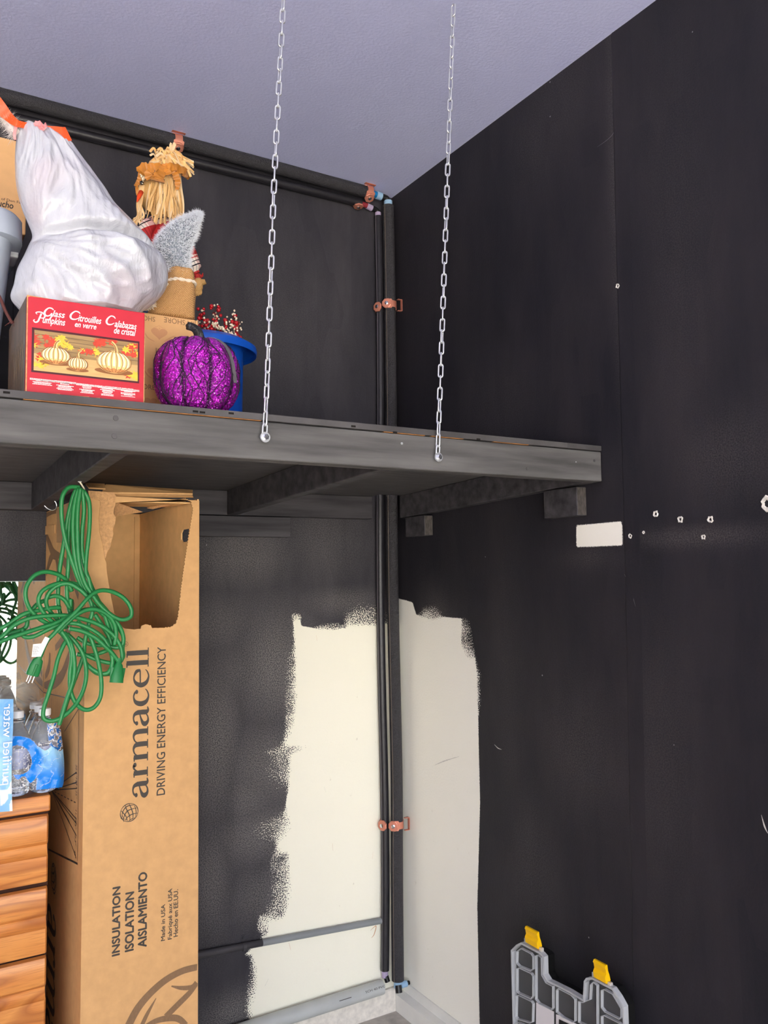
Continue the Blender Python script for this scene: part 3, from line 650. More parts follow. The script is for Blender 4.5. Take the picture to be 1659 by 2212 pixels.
mb = MB(); mb.tube([(-.022, -.047, .108), (-.006, -.047, .108)], .008, 10); obj('end_cap', mb, 'black_plastic', bigp, smooth=True, angle=50)

smallp = thing('insulated_hot_pipe', (-.09, -.02, .1), 'thinner black foam wrapped water pipe with red end beside the thicker one', 'pipe')
vp2 = [(-.0775, -.0185, 3.118), (-.076, -.0185, 2.67), (-.080, -.0185, 2.29), (-.089, -.0185, 1.92), (-.093, -.0185, 1.55), (-.091, -.0185, 1.20), (-.087, -.0185, .85), (-.088, -.0185, .50), (-.096, -.0185, .165)]
mb = MB(); smooth_tube(mb, vp2, .0165, 20); obj('vertical_sleeve', mb, 'foam_skin', smallp, smooth=True, angle=50)
mb = MB(); mb.tube([(-6.28, -.019, 3.15), (-1.5, -.020, 3.146), (-.8, -.020, 3.150), (-.160, -.020, 3.155)], .0165, 20); obj('ceiling_sleeve', mb, 'foam_skin', smallp, smooth=True, angle=50)
mb = MB(); mb.tube([(-.17, -.02, 3.155), (-.128, -.02, 3.150)], .0105, 12); obj('red_pipe_end', mb, 'red_pipe', smallp, smooth=True, angle=50, label='dark red pipe end')
for a, b in (((-.132, -.02, 3.15), (-.108, -.02, 3.145)), ((-.0785, -.0185, 3.115), (-.0785, -.0185, 3.134)), ((-.096, -.0185, .168), (-.096, -.0185, .14))):
    mb = MB(); mb.tube([a, b], .0125, 12); obj('lilac_ring', mb, 'pale_lilac', smallp, smooth=True, angle=50, label='pale lilac fitting collar')
mb = MB(); smooth_tube(mb, [(-.11, -.02, 3.145), (-.094, -.02, 3.145), (-.083, -.019, 3.14), (-.0785, -.0185, 3.128)], .010, 12); obj('elbow', mb, 'black_plastic', smallp, smooth=True, angle=50)
mb = MB(); mb.tube([(-.094, -.022, .145), (-.090, -.028, .145 - .02)], .010, 12); obj('elbow', mb, 'black_plastic', smallp, smooth=True, angle=50)
# long slit of the foam sleeves
mb = MB(); strip3d(mb, [Vector(p) + Vector((-.0158, -.0050, 0)) for p in catmull(vp2, 4)], .003, (.3, -.9, 0), th=.0004); obj('foam_seam', mb, 'satin', smallp)
mb = MB(); strip3d(mb, [Vector(p) + Vector((-.0222, -.0085, 0)) for p in catmull(vpts, 4)], .002, (.35, -.9, 0), th=.0004); obj('foam_seam', mb, 'dusty', bigp, label='dusty seam of the foam sleeve')

def clamp(c, A, Wd, Fd, r, label, gap, tabang=150, bracket=True):
    """copper hinged hanger: band over the pipe front, screw tab on one end, open bracket to the wall on the other"""
    c, A, Wd, Fd = Vector(c), Vector(A), Vector(Wd), Vector(Fd)
    t = thing('copper_pipe_clamp', c, label, 'pipe clamp', None)
    mb = MB(); pts = []; sd = A
    R_ = r + .0016
    angs = [i for i in range(12, tabang - 12, 8)]
    for i in angs:
        a = math.radians(i); pts.append(c + Wd * math.cos(a) * R_ + Fd * math.sin(a) * R_)
    wd = [.037 if (i < 34 or i > 104) else .026 for i in angs]
    strip3d(mb, pts, wd, sd, th=.0011); obj('band', mb, 'copper', t)
    a = math.radians(tabang - 14); rad = Wd * math.cos(a) + Fd * math.sin(a); tan = -Wd * math.sin(a) + Fd * math.cos(a)
    tc = c + rad * (R_ + .0015) + tan * .006
    mb = MB(); n = 8; rr = .0205
    ring = lambda d, k: [tc + A * math.cos(2 * PI * (j + .5) / n) * rr * k + tan * math.sin(2 * PI * (j + .5) / n) * rr * k + rad * d for j in range(n)]
    mb.loft([ring(-.001, 1), ring(.004, 1), ring(.0055, .86)]); stab = obj('screw_tab', mb, 'copper', t)
    mb = MB(); n2 = 10; ring2 = lambda d, k: [tc + A * math.cos(2 * PI * j / n2) * .0078 * k + tan * math.sin(2 * PI * j / n2) * .0078 * k + rad * d for j in range(n2)]
    mb.loft([ring2(.005, 1), ring2(.0085, .95), ring2(.0098, .5)]); obj('screw', mb, 'steel', stab)
    if bracket:
        b0 = c + Wd * (r + .001); mb = MB(); h = .023
        loop = [b0 + Fd * .016 - A * h, b0 + Fd * .016 + Wd * (gap - .001) * .0 - A * h, b0 + Fd * .018 + Wd * (gap) * .9 - A * h, b0 + Fd * .018 + Wd * gap * .9 + A * h, b0 + Fd * .016 + A * h]
        strip3d(mb, [loop[0], loop[2]], .012, Fd, th=.001); strip3d(mb, [loop[3], loop[4]], .012, Fd, th=.001); strip3d(mb, [loop[2], loop[3]], .012, Fd, th=.001)
        obj('bracket', mb, 'copper', t)
    return t
X, Y, Z = (1, 0, 0), (0, 1, 0), (0, 0, 1)
clamp((-.0455, -.047, 2.745), Z, X, (0, -1, 0), .0235, 'copper clamp on the thicker corner pipe above the shelf', .021)
clamp((-.077, -.0185, 2.735), Z, Y, (-1, 0, 0), .0165, 'copper clamp on the thinner corner pipe above the shelf', .002, 125, False)
clamp((-.0505, -.047, .705), Z, X, (0, -1, 0), .0235, 'copper clamp on the thicker corner pipe low by the white patch', .021)
clamp((-.088, -.0185, .705), Z, Y, (-1, 0, 0), .0165, 'copper clamp on the thinner corner pipe low by the white patch', .002, 125, False)
pb = P(387, 300, y=-.07)
clamp((pb.x, -.046, HC - .026), X, Z, (0, -1, 0), .0235, 'copper clamp on the ceiling pipe above the scarecrow', .002, 160)
clamp((-.140, -.045, HC - .027), X, Z, (0, -1, 0), .0235, 'copper clamp on the thicker ceiling pipe near the corner', .002, 160)
clamp((-.176, -.020, 3.155), X, Y, (0, 0, -1), .0165, 'copper clamp on the thinner ceiling pipe near the corner', .002, 110, False)

# conduit and drain on the back wall
t = thing('grey_conduit', (-.46, -.012, .34), 'thin conduit on the back wall, black painted on the left and grey on the right', 'pipe')
a, b = Vector((-.95, -.0125, .403)), Vector((-.106, -.0125, .347)); k = .452
mid = P(566, 2033, y=-.0125); mid = a + (b - a) * ((mid.x - a.x) / (b.x - a.x))
mb = MB(); mb.tube([a, mid], .0115, 14); obj('painted_length', mb, 'wood2', t, smooth=True, angle=50, label='black painted length')
mb = MB(); mb.tube([mid, b], .0115, 14); obj('bare_length', mb, 'conduit', t, smooth=True, angle=50, label='bare grey length')
c = P(527, 2048, y=-.0125); c = a + (b - a) * ((c.x - a.x) / (b.x - a.x))
t = thing('conduit_strap', c, 'small black strap holding the conduit to the back wall', 'strap')
mb = MB(); strip3d(mb, [c + Vector((0, -.002 - math.sin(q) * .0115, math.cos(q) * .0135)) for q in [PI * i / 10 for i in range(11)]], .012, X, th=.001); strip3d(mb, [c + Vector((0, .0105, .013)), c + Vector((0, .0105, .034))], .012, X, th=.001); obj('strap_band', mb, 'wood2', t)
mb = MB(); mb.ball(c + Vector((0, .008, .025)), .005); obj('screw', mb, 'wood2', t, smooth=True)
t = thing('drain_pipe', (-.7, -.03, .085), 'fat grey plastic drain pipe along the bottom of the back wall', 'pipe')
mb = MB(); mb.tube([(-1.02, -.0282, .113), (-.116, -.0282, .113)], .0262, 22); obj('pipe_body', mb, 'pvc', t, smooth=True, angle=50)
mb = MB(); fnp = lambda u, v: Vector((u, -.0282 - math.cos(v) * .0266, .113 + math.sin(v) * .0266))
put_text(mb, 'SCH 40 PVC', lambda u, v: fnp(u, .35 + v / .0266), -.20, 0, .085, .008); ribbon2d(mb, [(-.31, .42, .08), (-.26, .42, .08)], lambda u, v: fnp(u, v)); obj('printed_lettering', mb, 'ink', t, kind='stuff')

# ------------------------------------------------------------------ chains
def link_mesh():
    mb = MB(); pts = []; hl, hw = .0115, .0055
    for i in range(9): a = -PI / 2 + PI * i / 8; pts.append((hw * math.sin(a + PI / 2) * 0 + hw * math.cos(a + PI / 2) * -1, 0, hl + hw * math.sin(a + PI / 2)))
    for i in range(9): a = PI * i / 8; pts.append((hw * math.cos(a), 0, -hl - hw * math.sin(a)))
    mb.tube(pts, .0022, 7, closed=True); return mb
chain_px = {1: [(571, 945), (578, 800), (585, 600), (592, 400), (606, 120), (612, 0)], 2: [(945, 988), (952, 800), (959, 600), (966, 400), (975, 140), (980, 0)]}
LINK = None
def chain(idx, bolt, label):
    global LINK
    YC = YF - .010
    top = P(*chain_px[idx][-1], y=YC); cur = [P(*p, y=YC) for p in chain_px[idx]]
    d = (cur[-1] - cur[-2]); d /= d.z; cur.append(cur[-1] + d * max(.01, HC - .012 - cur[-1].z))
    cur = [Vector(p) for p in catmull([tuple(p) for p in cur], 12)]
    L_ = [0]
    for i in range(1, len(cur)): L_.append(L_[-1] + (cur[i] - cur[i - 1]).length)
    def at(s):
        for i in range(1, len(cur)):
            if s <= L_[i]: q = (s - L_[i - 1]) / (L_[i] - L_[i - 1]); return cur[i - 1].lerp(cur[i], q), (cur[i] - cur[i - 1]).normalized()
        return cur[-1], (cur[-1] - cur[-2]).normalized()
    b = cur[0]
    t = thing('hanging_chain', b, label, 'chain')
    pitch = .0299; n = int((L_[-1] - .016) / pitch)
    for i in range(n):
        s = .0135 + pitch * i; p, dr = at(s)
        tw = (0.55 + .03 * i) + (PI / 2 if i % 2 else 0) + .25 * math.sin(i * .9 + idx)
        if i == 0: tw = .15
        if i == 1: tw = PI / 2 + .25
        q = Vector((0, 0, 1)).rotation_difference(dr).to_matrix() @ Matrix.Rotation(tw, 3, 'Z')
        if LINK is None: o = obj('link', link_mesh(), 'zinc', None, smooth=True, origin=(0, 0, 0)); LINK = o
        else: o = LINK.copy(); COL.objects.link(o)
        o.parent = t; o.location = p - b + Vector((0, -.001 if i == 0 else 0, 0)); o.rotation_euler = q.to_euler()
    mb = MB(); mb.loft([[b + Vector((math.cos(a_) * r_, d_, math.sin(a_) * r_)) for a_ in [2 * PI * j / 20 for j in range(20)]] for r_, d_ in ((.0055, -.0035), (.0118, -.0035), (.0118, -.006), (.0055, -.006))]); obj('washer', mb, 'zinc', t, smooth=True, angle=40)
    mb = MB(); mb.loft([[b + Vector((math.cos(a_) * r_, d_, math.sin(a_) * r_)) for a_ in [PI / 3 * j + .2 for j in range(6)]] for r_, d_ in ((.0068, -.006), (.0068, -.0115), (.0052, -.0125))]); mb.tube([b + Vector((0, .0105, 0)), b + Vector((0, -.004, 0))], .0036, 8); obj('bolt', mb, 'steel', t)
chain(1, None, 'left zinc chain hanging from the ceiling, bolted to the beam by the pumpkin')
chain(2, None, 'right zinc chain hanging from the ceiling, bolted to the beam near the corner')

# ------------------------------------------------------------------ tall carton
BX0, BX1, BY0, BY1, BZ = -1.3255, -1.0275, -.61, -.009, 1.8765
carton = thing('insulation_carton', ((BX0 + BX1) / 2, (BY0 + BY1) / 2, 0), 'tall kraft cardboard insulation carton with a torn open window, under the shelf', 'cardboard box')
fF = lambda u, v, d=0: Vector((u, BY0 + d, v))
def fx(px, py): p = P(px, py, y=BY0); return (p.x, p.z)
hole = [fx(248, 1086), fx(244, 1098), fx(243, 1110), fx(248, 1118), fx(246, 1132), fx(241, 1143), fx(243, 1155), fx(238, 1170), fx(236, 1182), fx(229, 1192), fx(226, 1208), fx(230, 1216), fx(230, 1232), fx(235, 1262), fx(240, 1290), fx(247, 1325), fx(258, 1350)]
base = [(258, 1350), (270, 1358), (290, 1360), (304, 1358), (306, 1352), (314, 1348), (326, 1351), (329, 1357), (352, 1356), (370, 1354), (379, 1347), (384, 1335), (386, 1318), (389, 1290), (393, 1255), (398, 1220), (403, 1188), (409, 1150), (414, 1118), (417, 1100), (413, 1085), (405, 1079)]
for i in range(1, len(base)):
    (a0, b0), (a1, b1) = base[i - 1], base[i]; n = max(1, int(math.hypot(a1 - a0, b1 - b0) / 3))
    for k in range(1, n + 1):
        q = k / n; jit = (.9 if (k % 2) else -.9) if i > 8 else random.uniform(-.6, .6)
        ln = math.hypot(a1 - a0, b1 - b0); hole.append(fx(a0 + (a1 - a0) * q - (b1 - b0) / ln * jit, b0 + (b1 - b0) * q + (a1 - a0) / ln * jit))
mb = MB(); mb.prism([[(BX0, 0.0), (BX1, 0.0), (BX1, BZ - .004), (BX0, BZ)], hole], fF, .004); obj('front_panel', mb, ['card'], carton)
mb = MB(); mb.box((BX0, BY0 + .0045, 0), (BX0 + .004, BY1, BZ)); obj('side_panel', mb, 'card', carton)
hy = [P(393, 1138, x=BX1 - .004), P(419, 1131, x=BX1 - .004), P(419, 1152, x=BX1 - .004), P(395, 1153, x=BX1 - .004)]
hh = [(-.535, 1.763), (-.475, 1.763), (-.462, 1.772), (-.462, 1.790), (-.475, 1.799), (-.535, 1.799)]
mb = MB(); mb.prism([[(BY0 + .0045, 0), (BY1, 0), (BY1, BZ), (BY0 + .0045, BZ)], hh], lambda u, v, d=0: Vector((BX1 - d, u, v)), .004); obj('side_panel', mb, 'card_in', carton)
mb = MB(); mb.box((BX0 + .0045, BY1 - .004, 0), (BX1 - .0045, BY1, BZ)); obj('back_panel', mb, 'card_in', carton)
mb = MB(); mb.box((BX0 + .0045, BY0 + .0045, .002), (BX1 - .0045, BY1 - .0045, .006)); obj('bottom_panel', mb, 'card_in', carton)
mb = MB(); mb.box((BX1 - .022, BY1 - .009, .01), (BX1 - .0045, BY1 - .0042, BZ - .01)); obj('glue_flap', mb, 'card_in', carton)
# folded top flaps
def slab(mb, q, n, th=.004):
    q = [Vector(p) for p in q]; n = Vector(n).normalized() * th; k = len(q); o = len(mb.v)
    mb.add(q + [p + n for p in q], [list(range(k))[::-1], list(range(k, 2 * k))] + [(i, (i + 1) % k, (i + 1) % k + k, i + k) for i in range(k)])
A_ = lambda px, py, y: P(px, py, y=y)
mb = MB(); slab(mb, [A_(228, 1049, -.56), A_(416, 1061, -.56), A_(416, 1069, -.60), A_(220, 1066, -.60)], (0, -.3, 1)); slab(mb, [A_(220, 1066, -.60), A_(416, 1070, -.60), A_(418, 1075, -.585), A_(222, 1075, -.585)], (0, 1, .2)); obj('top_flap', mb, 'card', carton)
mb = MB(); slab(mb, [(BX0 + .012, -.575, BZ - .012), (BX1 - .012, -.575, BZ - .010), (BX1 - .014, -.36, BZ - .004), (BX0 + .014, -.36, BZ - .006)], (0, 0, 1), .003); obj('top_flap', mb, 'card_in', carton)
mb = MB(); slab(mb, [A_(247, 1083, -.58), A_(309, 1106, -.50), A_(247, 1116, -.56)], (0, 1, .2)); slab(mb, [A_(318, 1098, -.42), A_(402, 1076, -.55), A_(402, 1084, -.56), A_(330, 1100, -.44)], (0, 1, .5)); obj('inner_flap', mb, 'card_torn', carton, label='torn triangular inner flap')
mb = MB(); slab(mb, [A_(184, 1046, -.45), A_(226, 1048, -.57), A_(228, 1058, -.60), A_(192, 1056, -.56)], (0, 0, 1)); obj('top_flap', mb, 'card', carton)
# torn ply strip and raw ragged edge left of the window
tp = [(215, 1066), (247, 1078), (250, 1086), (246, 1098), (245, 1110), (250, 1118), (248, 1132), (243, 1143), (245, 1155), (240, 1170), (238, 1182), (231, 1192), (228, 1206), (226, 1206), (222, 1180), (215, 1150), (213, 1120), (216, 1092)]
mb = MB(); mb.prism([[fx(*p) for p in tp]], lambda u, v, d=0: Vector((u, BY0 - .0004 - d, v)), .0022); obj('torn_strip', mb, 'card_torn', carton, label='ragged torn strip beside the window')
mb = MB(); mb.prism([[fx(*p) for p in [(190, 1060), (245, 1064), (250, 1072), (247, 1084), (215, 1082), (192, 1074)]]], lambda u, v, d=0: Vector((u, BY0 - .0004 - d, v)), .003); obj('crumpled_edge', mb, 'card_torn', carton)

# serif lettering drawn as strokes
GL = {
 'a': (.92, [[(.64, .74, .19), (.64, .4, .2), (.64, .14, .19), (.72, .02, .13), (.88, .06, .05)], [(.12, .76, .12), (.22, .94, .09), (.4, 1.0, .09), (.57, .92, .15), (.64, .7, .19)], [(.62, .6, .06), (.36, .5, .1), (.14, .36, .18), (.1, .18, .2), (.22, .03, .14), (.42, .04, .08), (.6, .2, .06)]], [(.15, .78, .1)]),
 'r': (.72, [[(.22, .02, .2), (.22, .5, .2), (.22, .96, .19)], [(.26, .62, .05), (.36, .85, .08), (.5, .97, .11), (.6, .93, .12)]], [(.6, .88, .11)]),
 'm': (1.62, [[(.22, .02, .2), (.22, .96, .19)], [(.8, .02, .2), (.8, .7, .2), (.72, .92, .16), (.56, .98, .1), (.38, .88, .07), (.26, .66, .05)], [(1.38, .02, .2), (1.38, .7, .2), (1.3, .92, .16), (1.14, .98, .1), (.96, .88, .07), (.84, .66, .05)]], []),
 'c': (.86, [[(.7, .82, .1), (.6, .95, .1), (.42, 1.0, .09), (.2, .86, .17), (.11, .5, .21), (.2, .15, .18), (.44, .0, .1), (.66, .08, .07), (.78, .22, .03)]], [(.67, .8, .1)]),
 'e': (.92, [[(.14, .56, .08), (.8, .58, .08)], [(.8, .56, .1), (.74, .84, .15), (.47, 1.0, .09), (.22, .86, .16), (.11, .5, .2), (.22, .15, .18), (.48, .0, .1), (.7, .08, .07), (.82, .22, .03)]], []),
 'l': (.46, [[(.23, .02, .2), (.23, .8, .2), (.23, 1.5, .19)]], []),
}
SERIF = {'r': [(.02, .46, 0)], 'm': [(.02, .42, 0), (.6, 1.0, 0), (1.18, 1.58, 0)], 'l': [(.02, .45, 0)]}
TOPS = {'r': [(.03, .94)], 'm': [(.03, .94)], 'l': [(.03, 1.48)]}
def serif_word(mb, word, fn, length, xh, mi=0):
    adv = sum(GL[c][0] for c in word); k = length / adv; u = 0
    for ch in word:
        f = lambda a, b, u=u: fn((u + a) * k, b * xh)
        for st in GL[ch][1]:
            ribbon2d(mb, [(p[0], p[1], p[2] * 1.12) for p in st], f, mi, 7)
        for (x, y, r) in GL[ch][2]: mb.add([f(x + r * math.cos(PI * j / 6), y + r * math.sin(PI * j / 6)) for j in range(12)], [list(range(12))], mi)
        for (x0, x1, y) in SERIF.get(ch, []): mb.add([f(x0, y), f(x1, y), f(x1, y + .07), f(x0, y + .07)], [(0, 1, 2, 3)], mi)
        for (x, y) in TOPS.get(ch, []): mb.add([f(x, y - .04), f(x + .2, y - .08), f(x + .2, y + .05), f(x, y + .02)], [(0, 1, 2, 3)], mi)
        u += GL[ch][0]
def globe(mb, fn, r, w, mi=0):
    E = lambda pts: ribbon2d(mb, [(a * r, b * r, c * w) for a, b, c in pts], fn, mi, 6)
    E([(math.cos(2 * PI * i / 28), math.sin(2 * PI * i / 28), 1 + .3 * math.sin(i * .9)) for i in range(29)])
    E([(-.75, .66, .4), (-.2, .5, 1.3), (.25, .1, 1.5), (.4, -.9, .6)]); E([(-.55, .82, .4), (.2, .72, 1.2), (.72, .25, 1.5), (.78, -.6, .6)])
    E([(-.9, .45, .4), (-.5, .2, 1.2), (-.25, -.3, 1.4), (-.2, -.97, .6)]); E([(-.98, .1, .4), (-.8, -.15, 1.1), (-.68, -.7, .6)])
    E([(-.97, .2, .5), (-.4, .35, 1.2), (.2, .8, 1.1), (.35, .93, .4)]); E([(-.98, -.1, .5), (-.3, -.02, 1.3), (.5, .35, 1.3), (.9, .45, .5)])
    E([(-.92, -.4, .5), (-.2, -.42, 1.3), (.6, -.15, 1.3), (1, .05, .5)]); E([(-.7, -.72, .5), (0, -.78, 1.2), (.7, -.6, .8)])
    E([(-.62, .62, .6), (-.5, .95, .8)]); E([(-.62, .62, .6), (-.95, .6, .8)]); E([(-.62, .62, .6), (-.2, .78, .8)]); E([(-.62, .62, .6), (-.72, .2, .8)])
INK_Y = BY0 - .0006
def vface(u0, v0): # text climbing the front face: baseline at x=u0, starting at z=v0
    return lambda a, b: Vector((u0 - b, INK_Y, v0 + a))
mb = MB()
b0 = fx(319, 1721); b1 = fx(323, 1398); serif_word(mb, 'armacell', vface(b0[0], b0[1]), b1[1] - b0[1], (fx(319, 1600)[0] - fx(287, 1600)[0]))
def climb(s, px0, py0, py1, pxtop, bold=0.0):
    a = fx(px0, py0); l = fx(px0, py1)[1] - a[1]; h = a[0] - fx(pxtop, py0)[0]; mb = MB()
    for i, (du, dv) in enumerate([(0, 0)] + ([(bold, 0), (-bold, 0), (0, bold), (0, -bold)] if bold else [])):
        put_text(mb, s, lambda p, q: Vector((a[0] - q, INK_Y - i * 3e-5, a[1] + p)), du, dv, l, h)
    obj('printed_line', mb, 'ink', carton, kind='stuff')
climb('DRIVING ENERGY EFFICIENCY', 356, 1716, 1397, 337, .0003); climb('INSULATION', 258, 2062, 1915, 241, .0010); climb('ISOLATION', 288, 2052, 1926, 269, .0010); climb('AISLAMIENTO', 316, 2044, 1883, 297, .0010)
climb('Made in USA', 356, 2031, 1953, 347, .0003); climb('Fabriqué aux USA', 371, 2028, 1919, 362, .0003); climb('Hecho en EE.UU.', 384, 2022, 1921, 374, .0003)
g = fx(279, 1755); globe(mb, lambda a, b: Vector((g[0] - b, INK_Y, g[1] + a)), .0225, .0017)
g2 = fx(272, 1391); ribbon2d(mb, [(math.cos(2 * PI * i / 16) * .0055, math.sin(2 * PI * i / 16) * .0055, .0008) for i in range(17)], lambda a, b: Vector((g2[0] - b, INK_Y, g2[1] + a))); put_text(mb, 'R', vface(g2[0] + .0027, g2[1] - .002), 0, 0, .004, .005)
obj('printed_lettering', mb, 'ink', carton, kind='stuff')
# big soft globe at the foot and on the side
mb = MB(); gc = fx(455, 2262)
def foot(a, b):
    return Vector((min(gc[0] + a, BX1 - .0006), INK_Y, gc[1] + b))
def arc(r, a0, a1, w, n=14, cx=0, cy=0, sx=1.0, sy=1.0): return [(cx + r * sx * math.cos(math.radians(a0 + (a1 - a0) * i / n)), cy + r * sy * math.sin(math.radians(a0 + (a1 - a0) * i / n)), w) for i in range(n + 1)]
def fq(lst): return [fx(a, b) + (w,) for a, b, w in lst]
fi = lambda u, v: Vector((u, INK_Y, v))
ribbon2d(mb, fq([(276, 2218, .02), (296, 2180, .02), (322, 2148, .019), (356, 2118, .018), (392, 2098, .017), (425.5, 2089, .016)]), fi); ribbon2d(mb, fq([(303, 2222, .011), (318, 2190, .010), (337, 2156, .002)]), fi)
ribbon2d(mb, fq([(358, 2196, .016), (384, 2170, .016), (408, 2146, .015), (424, 2126, .012)]), fi); ribbon2d(mb, fq([(370, 2130, .003), (392, 2134, .010), (414, 2132, .012), (424.5, 2122, .013)]), fi); ribbon2d(mb, fq([(305, 2222, .008), (340, 2204, .014), (380, 2199, .016), (402, 2214, .012)]), fi)
obj('printed_globe', mb, 'ink_soft', carton, kind='stuff')
# left side face
SXF = BX0 - .0006
def sx_(px, py): p = P(px, py, x=BX0); return (p.y, p.z)
fS = lambda u, v: Vector((SXF, max(min(u, BY1 - .001), BY0), min(v, BZ - .003)))
def down(u0, v0): return lambda a, b: Vector((SXF, u0 - b, v0 - a))
mb = MB(); a0 = sx_(114, 1966); serif_word(mb, 'armacell', down(-.145, a0[1]), .62, .125)
put_text(mb, 'DRIVING ENERGY EFFICIENCY', down(-.052, a0[1] + .012), 0, 0, .62, .036, bold=.006)
gs = (-.232, sx_(137, 1932)[1]); globe(mb, lambda a, b: Vector((SXF, gs[0] - b, gs[1] - a)), .040, .004)
def pl(pts, w): ribbon2d(mb, [sx_(*p) + (w,) for p in pts], fS, smooth=False)
pl([(171, 1514), (168, 1860)], .003); pl([(92, 1494), (171, 1514)], .003); pl([(100, 1832), (168, 1866)], .005); pl([(94, 1497), (93, 1600)], .003); pl([(108, 1500), (107, 1545)], .002); pl([(112, 1501), (111, 1545)], .002)
for q in [(166, 1668), (166, 1690), (167, 1703), (166, 1770), (166, 1780), (166, 1806), (165, 1853)]: pl([(112, 1707), q], .0028)
for i in range(7): pl([(118 + i * 7, 1710 + i * 3.6), (122 + i * 7, 1712 + i * 3.6)], .0028)
pl([(140, 1580), (171, 1530)], .0028); pl([(112, 1707), (150, 1775)], .0028)
for s, px, py in (('22.5°', 169, 1655), ('15°', 169, 1684), ('11.25°', 169, 1697), ('11.25°', 168, 1754), ('15°', 167, 1779), ('22.5°', 167, 1803), ('45°', 166, 1842)):
    q = sx_(px, py); put_text(mb, s, down(q[0] + .028, q[1]), 0, 0, .006 * len(s), .018)
obj('printed_lettering', mb, 'ink', carton, kind='stuff')
mb = MB(); gg = sx_(140, 1185); G2 = lambda a, b: Vector((SXF, max(min(gg[0] + a, BY1), BY0), gg[1] + b))
for pts in ([(96, 1126), (100, 1108), (112, 1100), (122, 1103)], [(98, 1150), (108, 1178), (116, 1196), (128, 1200)], [(100, 1240), (108, 1212), (118, 1194)], [(118, 1194), (124, 1215), (126, 1262)], [(150, 1110), (148, 1150), (152, 1180), (166, 1200)], [(96, 1480), (112, 1478), (132, 1462), (145, 1432), (152, 1404)], [(98, 1462), (106, 1440), (108, 1410)], [(95, 1100), (108, 1093), (124, 1096)], [(128, 1200), (150, 1230), (170, 1290)], [(160, 1300), (150, 1360), (120, 1400)]):
    ribbon2d(mb, [sx_(*p) + (.034 if 0 < i < len(pts) - 1 else .018,) for i, p in enumerate(pts)], fS)
obj('printed_globe', mb, 'ink_soft', carton, kind='stuff')
mb = MB(); q = [sx_(124, 1072), sx_(150, 1068), sx_(150, 1172), sx_(123, 1172)]; mb.add([Vector((SXF - .0006, u, min(v, BZ - .002))) for u, v in q], [(0, 1, 2, 3)]); obj('parcel_tape', mb, 'tape', carton)
mb = MB(); q = [sx_(99, 1137), sx_(121, 1133), sx_(121, 1152), sx_(100, 1155)]; mb.prism([q], lambda u, v, d=0: Vector((SXF - .0004 - d, min(u, BY1 - .004), v)), .003); obj('handle_tab', mb, 'card', carton)

# ------------------------------------------------------------------ hooks under the joist
def hook(pts, r, label, mshank, mhook, split, cover=None):
    p0 = Vector(pts[0]); t = thing('screw_hook', p0, label, 'hook')
    q = catmull([tuple(p) for p in pts], 6); k = split * 6
    mb = MB(); mb.tube(q[:k + 1], r, 8); obj('shank', mb, mshank, t, smooth=True, angle=50)
    mb = MB(); mb.tube(q[k:], r, 8); obj('hook_bend', mb, mhook, t, smooth=True, angle=50)
    if cover:
        mb = MB(); a, b = Vector(cover[0]), Vector(cover[1]); mb.tube([a, a.lerp(b, .1), a.lerp(b, .9), b], [r * 1.2, r * 2.6, r * 2.6, r * 1.4], 10); obj('collar', mb, 'paper', t, smooth=True, angle=50)
YH = -.672
hp_ = lambda px, py, y=YH: P(px, py, y=y)
hook([hp_(170.5, 1012), hp_(171, 1026), hp_(172.5, 1040), hp_(177, 1048), hp_(181.5, 1056), hp_(180.5, 1064), hp_(175, 1066), hp_(167, 1062)], .0021, 'brass screw hook under the joist carrying the green cord', 'steel', 'bead', 2, (hp_(171, 1023), hp_(173, 1042)))
YH2 = -.27
hk = lambda px, py: P(px, py, y=YH2)
hook([hk(113, 1054), hk(113, 1066), hk(115, 1078), hk(121, 1086), hk(122, 1096), hk(115, 1102), hk(104, 1099), hk(96, 1092)], .0024, 'empty steel screw hook under the joist left of the green cord', 'steel', 'steel', 2)

